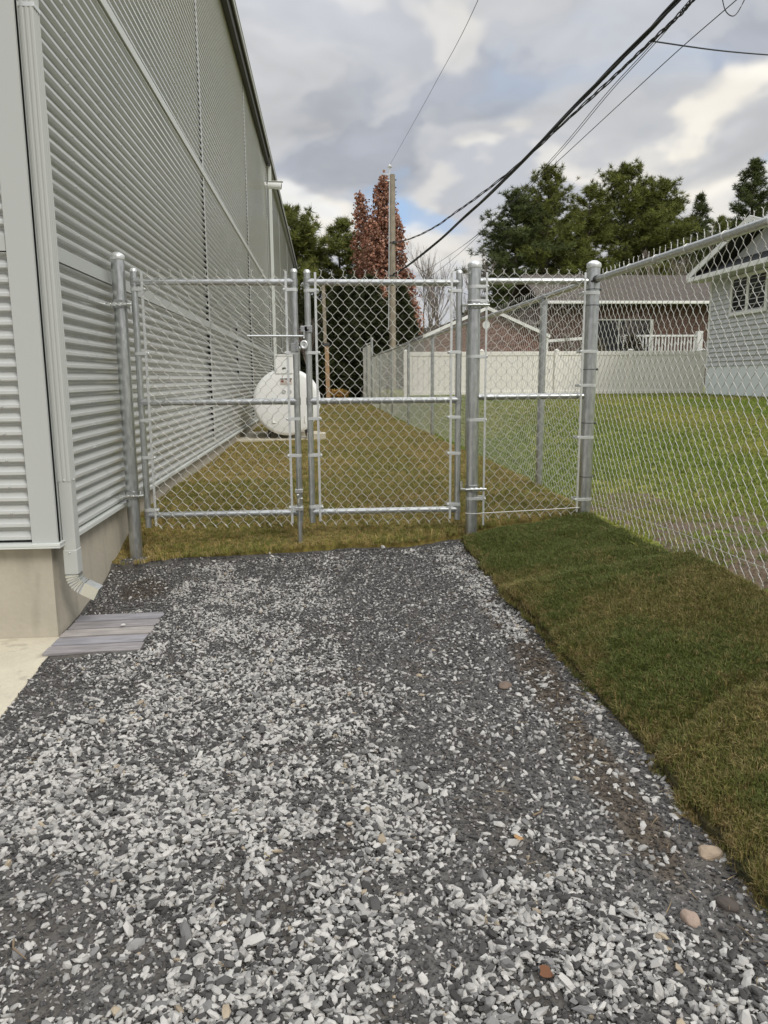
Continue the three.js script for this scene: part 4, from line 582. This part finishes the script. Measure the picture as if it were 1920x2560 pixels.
{ // rust coloured columnar tree
  const t = thing('rust_leaved_tree', 'tall columnar tree with rust coloured autumn leaves behind the pole', 'tree', [3.6, -0.8, -45]), r = rngOf(77), wood = new Acc(), list = [];
  part('trunk', pipe(V(0, -0.3, 0), V(0, 10.6, 0), 0.16, 0.025, 10), M.bark, t);
  const lead = [[0, 0, 12.1, 0.86], [-1.32, 3.6, 11.0, 0.5], [-0.8, 2.0, 9.4, 0.75], [0.65, 0.6, 9.6, 0.62], [1.15, 0.4, 6.7, 0.75], [1.7, 0.4, 5.0, 0.5], [-0.5, 0.6, 6.5, 0.7], [0.6, 0.4, 7.0, 0.8], [-0.2, 0.2, 10.5, 0.7]];
  for (const [lx, y0, y1, rad] of lead) { const lz = (r() - 0.5) * 1.2; wood.tube([V(lx * 0.15, Math.max(0.3, y0 - 1.6), lz * 0.2), V(lx * 0.8, y0 + 0.6, lz), V(lx, y1 - 0.15, lz)], (u) => lerp(0.07, 0.015, u), 5); const n = Math.round((y1 - y0) * rad * 90); for (let k = 0; k < n; k++) { const q = r(), a = r() * 6.283, R = rad * (q > 0.8 ? lerp(1, 0.25, (q - 0.8) / 0.2) : 0.75 + 0.3 * noise3(q * 9, a, lx)) * Math.sqrt(r()); const hole = noise3(lx * 3 + Math.cos(a) * R * 2.2, lerp(y0, y1, q) * 1.5, 7 + Math.sin(a)); if (hole > 0.24) list.push([lx + Math.cos(a) * R, lerp(y0, y1, q), lz + Math.sin(a) * R, 0.20 + 0.13 * r()]); } if (r() < 0.8) list.push([lx + 0.1, y1 + 0.25, lz, 0.12]); }
  part('limbs', wood.geo(), M.bark, t); crownOf(t, leafClumps[0], list, (q) => { const k = 0.6 + 0.75 * q(), m = q(); return RGB(lerp(0.30, 0.42, m) * k, lerp(0.145, 0.235, m) * k, lerp(0.095, 0.155, m) * k); }, 5);
}
function bareTree(label, x, y, z, h, seed, spread = 0.5) {
  const t = thing('bare_tree', label, 'tree', [x, y, z]), r = rngOf(seed), a = new Acc(), big = new Acc();
  const grow = (p, d, l, rad, lev) => { const m = p.clone().addScaledVector(d, l * 0.5).add(V((r() - 0.5) * l * 0.1, 0, (r() - 0.5) * l * 0.1)), e = p.clone().addScaledVector(d, l); (lev > 3 ? big : a).tube([p, m, e], (u) => lerp(rad, rad * 0.62, u), lev > 3 ? 6 : 3); if (lev === 0) return; const n = lev > 3 ? 4 : 3; for (let k = 0; k < n; k++) { const q = p.clone().lerp(e, lev === 5 ? 0.35 + 0.65 * r() : 0.4 + 0.6 * r()), nd = d.clone().add(V((r() - 0.5) * 2 * spread, 0.15 + 0.25 * r(), (r() - 0.5) * 2 * spread)).normalize(); grow(q, nd, l * (0.52 + 0.22 * r()), rad * 0.55, lev - 1); } };
  grow(V(0, -0.2, 0), V((r() - 0.5) * 0.1, 1, 0).normalize(), h * 0.46, h * 0.011 + 0.02, 5);
  part('trunk', big.geo(), M.barkPale, t); part('crown', a.geo(), M.barkPale, t, 'stuff'); return t;
}
bareTree('bare leafless tree with pale twigs just right of the rust coloured tree', 7.4, -0.62, -58, 9.6, 41); bareTree('bare leafless tree above the brick garage roof', 9.2, -0.62, -61, 10.6, 42); bareTree('bare leafless tree at the foot of the dark outer pine', 11.2, -0.62, -57, 9.2, 43); bareTree('small bare tree beyond the cedars by the rust coloured tree', 5.9, -0.62, -63, 9, 44); bareTree('bare brown tree in the gap between the pines and house roof', 29.5, -0.62, -58, 11.5, 45); bareTree('bare brown tree close to the narrow thin pine', 33, -0.62, -62, 12, 46); bareTree('bare branching tree in front of the broad rounded pine', 21.5, -0.62, -54, 9, 47); bareTree('bare tree showing its crown over the brick house ridge', 25, -0.62, -56, 9.5, 48);
bareTree('bare brown sapling between metal building and dark cedars', -0.6, -1.05, -38, 5.0, 49);
bareTree('leafless shrub in front of the porch railing', 9.2, -0.52, -23.2, 2.6, 50, 0.9); bareTree('leafless shrub climbing beside the corner of the white fence and garage', 7.9, -0.52, -24, 2.4, 51, 0.9);
for (const [label, x, z, h, w, sd] of [['low dark shrub by the porch railing behind the white fence', 9.3, -22.9, 1.75, 0.55, 61], ['rounded dark shrub behind the white fence near the corner post', 8.2, -23.1, 1.6, 0.7, 62], ['dark bushy shrub against the brick house wall', 12.9, -36.6, 2.6, 1.0, 63]]) {
  const t = thing('garden_shrub', label, 'shrub', [x, -0.52, z]), r = rngOf(sd), list = [], wd = new Acc(); for (let k = 0; k < 8; k++) wd.tube([V(0, -0.05, 0), V((r() - 0.5) * w * 1.6, h * (0.7 + 0.3 * r()), (r() - 0.5) * w)], 0.014, 3); for (let k = 0; k < 300; k++) { const a = r() * 6.283, q = Math.pow(r(), 0.6), R = w * Math.sin(Math.PI * (0.15 + 0.8 * q)) * Math.sqrt(r()); list.push([Math.cos(a) * R, q * h, Math.sin(a) * R, 0.07 + 0.05 * r()]); }
  part('stems', wd.geo(), M.bark, t); crownOf(t, leafClumps[0], list, (q) => { const k = 0.5 + 0.8 * q(); return RGB(0.085 * k, 0.07 * k, 0.04 * k); }, sd);
}
{ // far wood behind everything
  const r = rngOf(90), list = [], list2 = []; for (let k = 0; k < 5200; k++) { const x = lerp(-60, 110, r()), z = -84 - 16 * r(), hh = (3.2 + 3.0 * noise3(x * 0.12, 1, 2)) * Math.sqrt(r()); list.push([x, hh - 0.4, z, 0.5 + 0.5 * r()]); }
  const g = new THREE.Group(); const im = crownOf(g, pineTufts[0], list, (q) => { const k = 0.6 + 0.6 * q(); return RGB(0.055 * k, 0.052 * k, 0.026 * k); }, 91); g.remove(im); im.name = 'woodland'; im.userData = { kind: 'stuff', label: 'low dark woodland far behind the houses', category: 'woods' }; scene.add(im);
}
{ const t = thing('ochre_shrub', 'small ochre shrub at the foot of the timber post', 'shrub', [0.55, -1.04, -31]), r = rngOf(8), list = []; for (let k = 0; k < 160; k++) { const a = r() * 6.28, q = Math.sqrt(r()) * 0.42; list.push([Math.cos(a) * q, 0.05 + r() * 0.5, Math.sin(a) * q, 0.1 + 0.06 * r()]); } const w = new Acc(); for (let k = 0; k < 9; k++) w.tube([V(0, -0.05, 0), V((r() - 0.5) * 0.6, 0.45, (r() - 0.5) * 0.6)], 0.008, 3); part('stems', w.geo(), M.bark, t); crownOf(t, leafClumps[0], list, (q) => RGB(0.30 + 0.1 * q(), 0.19 + 0.05 * q(), 0.05), 9); }
// ---------- crushed gravel ----------
function chip(seed) { // an angular crushed stone with flat faces
  const r = rngOf(seed), g0 = new THREE.IcosahedronGeometry(1, 0), p = g0.attributes.position, key = new Map();
  for (let i = 0; i < p.count; i++) { const k = [p.getX(i), p.getY(i), p.getZ(i)].map((v) => v.toFixed(3)).join(); if (!key.has(k)) key.set(k, 0.62 + 0.62 * r()); const s = key.get(k); p.setXYZ(i, p.getX(i) * s * 1.28, p.getY(i) * s * 0.56, p.getZ(i) * s * 0.80); }
  g0.computeVertexNormals(); g0.deleteAttribute('uv'); return g0;
}
M.stone = std({ color: RGB(1, 1, 1), roughness: 0.78 });
const chips = Array.from({ length: 8 }, (_, k) => chip(200 + k));
// how thickly the pale stones lie: bands and bare compacted patches, as the drive shows them
function density(x, z) {
  let d = sm(0.36, 0.60, fbm(x * 1.3 + 2, 1, z * 0.9 + 5, 4)) * 0.9 + 0.12;
  const blob = (bx, bz, rx, rz, a) => { d += a * Math.exp(-(((x - bx) / rx) ** 2) - (((z - bz) / rz) ** 2)); };
  blob(0.25, -3.9, 0.55, 0.8, -0.75); blob(0.55, -3.1, 0.4, 0.5, -0.5); blob(0.85, -2.6, 0.16, 0.9, -0.9); blob(-1.15, -4.75, 0.35, 0.35, -0.9); blob(-0.9, -3.4, 0.2, 0.3, -0.4); blob(-0.7, -1.7, 0.3, 0.25, -0.5); blob(0.0, -1.75, 0.18, 0.3, -0.45); blob(-0.55, -3.0, 0.5, 0.5, -0.25);
  blob(-0.75, -4.2, 0.4, 0.7, 0.5); blob(-0.25, -2.3, 0.4, 0.5, 0.6); blob(0.55, -1.7, 0.35, 0.5, 0.55); blob(-0.9, -2.4, 0.4, 0.4, 0.5); blob(0.85, -4.5, 0.16, 0.7, 0.9); blob(0.92, -3.7, 0.10, 0.5, 0.7); blob(0.75, -4.95, 0.25, 0.2, 0.7); blob(-0.4, -1.3, 0.5, 0.3, 0.4); blob(-0.3, -5.0, 1.0, 0.10, 0.35);
  return clamp((0.10 + 0.95 * sm(0.28, 0.85, d)) * (0.12 + 1.0 * sm(0.38, 0.58, fbm(x * 9, 2, z * 7, 3))), 0.03, 1);
}
function scatterStones(name, label, count, pick, seed) {
  const r = rngOf(seed), lists = chips.map(() => []); let made = 0, tries = 0;
  while (made < count && tries < count * 12) {
    tries++; const s = pick(r); if (!s) continue; lists[Math.floor(r() * chips.length)].push(s); made++;
  }
  const mt = new THREE.Matrix4(), q = new THREE.Quaternion(), e = new THREE.Euler(), hold = new THREE.Group(); hold.name = name; hold.userData = { kind: 'stuff', label, category: 'gravel' };
  chips.forEach((g, k) => { const im = new THREE.InstancedMesh(g, M.stone, lists[k].length); lists[k].forEach(([x, y, z, s, c, tilt], i) => { e.set((r() - 0.5) * tilt, r() * 6.283, (r() - 0.5) * tilt); mt.compose(V(x, y, z), q.setFromEuler(e), V(s * (0.85 + 0.45 * r()), s * (0.7 + 0.6 * r()), s * (0.85 + 0.3 * r()))); im.setMatrixAt(i, mt); im.setColorAt(i, c); }); im.name = 'stones'; im.userData.kind = 'stuff'; hold.add(im); });
  scene.add(hold); return hold;
}
const onMat = (x, z) => x > -1.44 && x < -0.94 && z > -4.30 && z < -3.70, onSlab = (x, z) => z > -3.97 && x < -1.435 + (z + 3.97) * 0.068 + 0.012;
const paleStone = (r) => { const k = r(), m = r(); if (k < 0.012) return RGB(0.34, 0.28, 0.20).multiplyScalar(0.7 + 0.5 * m); if (k < 0.30) return RGB(0.06, 0.057, 0.054).multiplyScalar(0.6 + 0.9 * m); if (k < 0.46) return RGB(0.22, 0.215, 0.205).multiplyScalar(0.7 + 0.5 * m); return RGB(0.43, 0.415, 0.385).multiplyScalar(0.7 + 0.5 * m); };
const zNear = (r, z0, z1, p) => { const u = r(); return lerp(z0, z1, Math.pow(u, p)); };
scatterStones('gravel', 'pale grey crushed stones scattered over the drive', 92000, (r) => {
  const z = lerp(-0.75, -5.28, Math.pow(r(), 0.92)), x = lerp(-1.44, 1.06, r()); if (x > sodX(z) - 0.005 || onSlab(x, z) || onMat(x, z)) return null; if (z < stripEdgeZ(x) + 0.02 && r() > 0.05) return null;
  const d = density(x, z); if (r() > d) return null; const far = sm(-2.2, -4.4, z), s = (0.0032 + 0.0072 * Math.pow(r(), 2.0)) * lerp(1.2, 0.86, far) * (r() < 0.04 ? 1.45 : 1); return [x, gravelY(x, z) + s * (0.3 + 1.3 * r() * d) + (onMat(x, z) ? 0.03 : 0), z, s, paleStone(r), r() < 0.25 ? 2.4 : 1.1];
}, 500);
scatterStones('stone_dust', 'small dark chips and grit between the pale gravel stones', 150000, (r) => {
  const z = lerp(-0.8, -5.22, Math.pow(r(), 0.8)), x = lerp(-1.44, 1.06, r()); if (x > sodX(z) || onSlab(x, z) || onMat(x, z) || z < stripEdgeZ(x)) return null;
  const s = 0.0018 + 0.0058 * Math.pow(r(), 2.6), soil = soilAt(x, z), k = r() < 0.22 * (1 - soil * 0.8) ? 2.0 + 2.4 * r() : 0.5 + 1.0 * r() * r(); return [x, gravelY(x, z) + s * 0.35, z, s, RGB(lerp(0.085, 0.075, soil) * k, lerp(0.081, 0.060, soil) * k, lerp(0.077, 0.046, soil) * k), 1.4];
}, 600);
function boulder(label, x, z, s, c, seed, sq = 0.7) {
  const g = new THREE.IcosahedronGeometry(1, 3), p = g.attributes.position; for (let i = 0; i < p.count; i++) { const X = p.getX(i), Y = p.getY(i), Z = p.getZ(i), k = 0.82 + 0.36 * noise3(X * 1.3 + seed, Y * 1.3, Z * 1.3) + 0.05 * noise3(X * 6, Y * 6 + seed, Z * 6); p.setXYZ(i, X * k * 1.2, Y * k * sq, Z * k * 0.9); } g.computeVertexNormals();
  const o = new THREE.Mesh(g, std({ color: c, roughness: 0.85, map: texture(64, (u, v, n) => { const k = 0.85 + 0.3 * octave(n, u, v, 6, 3, seed); return [k, k, k]; }), side: THREE.FrontSide })); o.name = numbered('stone'); o.scale.setScalar(s * 0.86); o.rotation.y = seed; o.position.set(x, gravelY(x, z) + s * 0.08, z); o.userData = { label, category: 'stone', group: 'larger stones on the gravel' }; scene.add(o);
}
boulder('large tan cobble lying beside the sod edge', 1.035, -1.82, 0.036, RGB(0.36, 0.28, 0.20), 3); boulder('pinkish tan stone on the gravel', 0.868, -1.60, 0.026, RGB(0.34, 0.255, 0.20), 5); boulder('brown flat stone in the middle of the dark gravel', 0.73, -2.95, 0.032, RGB(0.17, 0.125, 0.095), 7, 0.5); boulder('dark brown stone half hidden next to the pinkish stone', 0.98, -1.63, 0.028, RGB(0.08, 0.065, 0.055), 9); boulder('ochre stone in the pale gravel', -0.19, -2.0, 0.018, RGB(0.30, 0.25, 0.155), 11); boulder('white stone lying on the wooden mat', -1.12, -4.08, 0.011, RGB(0.55, 0.53, 0.50), 13); boulder('white stone standing at the lawn edge by the drop rod', 0.385, -5.14, 0.016, RGB(0.6, 0.58, 0.54), 15, 1.3);
scene.children.at(-2).position.y = -1.318;
{ // twigs and fallen leaves on the drive
  const r = rngOf(31), tw = (label, x, z, l, a) => { const A = new Acc(); A.tube([V(0, 0, 0), V(l * 0.4, 0.006, 0.012), V(l, 0.002, 0.0)], (u) => lerp(0.0035, 0.0015, u), 5); const o = new THREE.Mesh(A.geo(), std({ color: RGB(0.22, 0.16, 0.10), roughness: 0.95 })); o.name = numbered('twig'); o.rotation.y = a; o.position.set(x, gravelY(x, z) + 0.014, z); o.userData = { label, category: 'twig' }; scene.add(o); };
  tw('thin dry twig lying on pale gravel', -0.80, -1.75, 0.09, -0.9); tw('short straw coloured twig near the pinkish stone', 0.6, -2.05, 0.05, 0.7);
  const lf = (label, x, z, s, c, a) => { const sh = new THREE.Shape(); for (let k = 0; k < 10; k++) { const an = (k / 10) * 6.283, q = s * (k % 2 ? 0.82 : 1) * (0.8 + 0.4 * r()); sh[k ? 'lineTo' : 'moveTo'](Math.cos(an) * q, Math.sin(an) * q); } const g = new THREE.ExtrudeGeometry(sh, { depth: 0.0006, bevelEnabled: false }); const p = g.attributes.position; for (let i = 0; i < p.count; i++) p.setZ(i, p.getZ(i) + 0.25 * s * Math.sin(p.getX(i) / s * 2.2) * Math.sin(p.getY(i) / s * 2 + 1)); g.rotateX(-Math.PI / 2 + 0.3); g.computeVertexNormals(); const o = new THREE.Mesh(g, std({ color: c, roughness: 0.9, side: THREE.DoubleSide })); o.name = numbered('fallen_leaf'); o.rotation.y = a; o.position.set(x, gravelY(x, z) + 0.018, z); o.userData = { label, category: 'leaf' }; scene.add(o); };
  lf('curled rust brown leaf on the gravel', 0.47, -1.47, 0.017, RGB(0.15, 0.065, 0.03), 1); lf('small ochre leaf on the gravel', 0.53, -1.95, 0.014, RGB(0.36, 0.21, 0.09), 2);
}
{ // dry straw and needles blown over the stones
  const A = new Acc(); A.tube([V(-0.5, 0, 0), V(0, 0.05, 0.04), V(0.5, 0, 0)], (u) => lerp(0.03, 0.015, u), 3); const n = 420, im = new THREE.InstancedMesh(A.geo(), M.stone, n), r = rngOf(71), mt = new THREE.Matrix4(), q = new THREE.Quaternion(), e = new THREE.Euler();
  for (let i = 0; i < n; i++) { const z = lerp(-1.1, -5.0, r()), x = r() < 0.55 ? sodX(z) - 0.35 * r() * r() : lerp(-1.2, 0.95, r()), s = 0.02 + 0.03 * r(); e.set((r() - 0.5) * 0.7, r() * 6.283, (r() - 0.5) * 0.7); mt.compose(V(x, gravelY(x, z) + 0.013, z), q.setFromEuler(e), V(s, s, s)); im.setMatrixAt(i, mt); im.setColorAt(i, RGB(0.30, 0.22, 0.12).multiplyScalar(0.5 + 0.7 * r())); }
  im.name = 'straw_litter'; im.userData = { kind: 'stuff', label: 'dry straw bits strewn over the gravel', category: 'straw' }; scene.add(im);
}
// ---------- grass ----------
function tuft(seed, n, lean) { const r = rngOf(seed), p = []; for (let k = 0; k < n; k++) { const a = r() * 6.283, b0 = V((r() - 0.5) * 0.7, 0, (r() - 0.5) * 0.7), h = 0.55 + 0.6 * r(), out = lean * (0.3 + r()), d = V(Math.cos(a), 0, Math.sin(a)), s = V(-d.z, 0, d.x).multiplyScalar(0.028 + 0.016 * r()), m = b0.clone().addScaledVector(d, out * 0.35).add(V(0, h * 0.62, 0)), e = b0.clone().addScaledVector(d, out).add(V(0, h * (1 - 0.35 * out), 0)); const A = b0.clone().sub(s), B = b0.clone().add(s), C1 = m.clone().addScaledVector(s, 0.7), D = m.clone().addScaledVector(s, -0.7); for (const v of [A, B, C1, A, C1, D, D, C1, e]) p.push(v.x, v.y, v.z); } const g = new THREE.BufferGeometry(); g.setAttribute('position', new THREE.Float32BufferAttribute(p, 3)); g.computeVertexNormals(); return g; }
const tufts = [tuft(1, 13, 0.45), tuft(2, 13, 0.7), tuft(3, 11, 0.3), tuft(4, 13, 0.9)];
M.blade = new THREE.MeshPhysicalMaterial({ color: RGB(1, 1, 1), roughness: 0.7, side: THREE.DoubleSide });
function grow(name, label, count, pick, colour, seed) {
  const r = rngOf(seed), hold = new THREE.Group(), mt = new THREE.Matrix4(), q = new THREE.Quaternion(), e = new THREE.Euler(); hold.name = name; hold.userData = { kind: 'stuff', label, category: 'grass' };
  const lists = tufts.map(() => []); let tries = 0, n = 0; while (n < count && tries++ < count * 4) { const s = pick(r); if (!s) continue; lists[Math.floor(r() * tufts.length)].push(s); n++; }
  tufts.forEach((g, k) => { const im = new THREE.InstancedMesh(g, M.blade, lists[k].length); lists[k].forEach(([x, y, z, s, hs], i) => { e.set((r() - 0.5) * 0.5, r() * 6.283, (r() - 0.5) * 0.5); mt.compose(V(x, y - 0.004, z), q.setFromEuler(e), V(s, s * (hs ?? 1), s)); im.setMatrixAt(i, mt); im.setColorAt(i, colour(r, x, z)); }); im.name = 'blades'; im.userData.kind = 'stuff'; hold.add(im); });
  scene.add(hold);
}
const mix = (a, b, t) => RGB(lerp(a[0], b[0], t), lerp(a[1], b[1], t), lerp(a[2], b[2], t));
const GREEN = [0.112, 0.138, 0.020], DULL = [0.185, 0.170, 0.036], STRAW = [0.35, 0.27, 0.105], RUST = [0.24, 0.155, 0.05];
const blend = (r, t, straw) => { const k = 0.7 + 0.6 * r(); let c = mix(GREEN, DULL, clamp(t + (r() - 0.5) * 0.5)); if (r() < straw) c = mix(STRAW, RUST, r() * 0.6); return c.multiplyScalar(k); };
[0, 1, 2, 3].forEach((k) => grow('sod_grass', ['short grass blades of the dark green sod strip', 'short grass blades of the olive brown sod strip', 'short grass blades of the sod strip below the middle one', 'short grass blades of the lowest sod strip'][k], [20000, 22000, 18000, 5000][k], (r) => {
  const x = lerp(0.94, 1.87, r()), z = lerp(seamZ[k](x) + (k ? 0.0 : -0.02), seamZ[k + 1](x) - 0.01, r()); if (x < sodX(z) - 0.025 + 0.03 * r()) return null; const e = Math.min(k ? z - seamZ[k](x) : 1, seamZ[k + 1](x) - z); if (e < (seamZ[k + 1](x) - z < 0.1 ? 0.034 : 0.012)) return null; const s = (0.022 + 0.014 * r()) * (0.8 + 0.5 * noise3(x * 5, 2, z * 5)) * (e < 0.03 ? 0.7 : 1); return [x, sodTop(Math.max(x, sodX(z)), z, k) - (x < sodX(z) + 0.005 ? 0.028 : 0), z, s, 1.0];
}, (r, x, z) => { const b = sm(0.4, 0.62, fbm(x * 2.2, k * 3.1, z * 2.2, 3)), edge = sm(0.10, 0.0, x - sodX(z)); return blend(r, b * 0.9 + [-0.3, -0.05, 0.15, 0.1][k] + edge * 0.2, 0.05 + 0.2 * b + [0, 0.04, 0.12, 0.05][k] + 0.3 * edge).multiplyScalar(0.86); }, 700 + k));
grow('lawn_grass', 'short patchy grass of the narrow lawn by the gate', 62000, (r) => {
  const u = r(), z = -5.0 - 41 * (0.22 * u + 0.78 * u * u * u * u), x = lerp(-1.44, 1.84, r()); const ze = stripEdgeZ(x); if (z > ze + 0.022 * r() || (x > 1.0 && z > -5.17)) return null; const d = -z - 5; if (z < -12.6 && z > -14.6 && x < -0.05) return null; if (Math.hypot(x + 1.33, z + 5.2) < 0.13) return null; const s = (0.024 + 0.014 * r()) * (1 + d * 0.055) * (0.75 + 0.5 * noise3(x * 4, 6, z * 4)); return [x, lawnY(x, z), z, s, clamp(1 - d * 0.02, 0.45, 1)];
}, (r, x, z) => { const b = sm(0.38, 0.62, fbm(x * 1.5, 3, z * 1.0, 4)); return blend(r, 0.7 * b + 0.6, 0.34 + 0.3 * b).multiplyScalar(1.22); }, 720);
grow('yard_grass', 'yellow green grass of the neighbouring yard', 70000, (r) => {
  const u = r(), z = -2.0 - 20 * Math.pow(u, 1.25), x = 1.9 + (2.2 - z * 0.55) * Math.pow(r(), 1.15); const bare = sm(0.44, 0.56, fbm(x * 2.2, 1.5, z * 2.2, 3)) * sm(3.3, 2.2, x) * sm(-8.5, -5.0, z); if (r() < bare * 0.9 || x > 10.7) return null; const d = -z - 2, s = (0.026 + 0.016 * r()) * (1 + d * 0.05); return [x, yardY(x, z), z, s, clamp(1 - d * 0.02, 0.6, 1)];
}, (r, x, z) => { const k = 0.75 + 0.55 * r(), b = sm(0.36, 0.64, fbm(x * 0.7, 4, z * 0.5, 3)), green = 0.25 + 0.7 * sm(0.34, 0.56, fbm(x * 0.35 + 3, 7, z * 0.22, 3)); let c = mix([0.20, 0.23, 0.028], [0.29, 0.28, 0.05], b); c = RGB(c.r, c.g, c.b).lerp(RGB(0.145, 0.205, 0.017), clamp(green)); if (r() < 0.14 * (1 - green)) c = mix(STRAW, [0.36, 0.29, 0.13], r()); return c.multiplyScalar(k); }, 740);
structure('bare_soil', sheet(26, 60, (u, v) => { const z = lerp(-1.6, -6.6, v), x = lerp(1.9, 2.75 + 0.35 * noise3(z * 2, 1, 1), u); const e = Math.min(u, 1 - u, v, 1 - v); return [x, yardY(x, z) + 0.006 * sm(0, 0.1, e) + 0.03 * (fbm(x * 6, 3, z * 6, 3) - 0.5) * sm(0, 0.1, e) - 0.012 * sm(0.1, 0, e), z]; }), M.soil, 'disturbed dark soil with sparse straw along the fence foot');

// lift everything to the ground datum and switch shadows on
for (const o of scene.children) if (!o.isLight && !o.isCamera && o !== sun.target) o.position.y += H;
scene.traverse((o) => { if (o.isMesh) { o.castShadow = true; o.receiveShadow = true; } });
renderer.render(scene, camera);
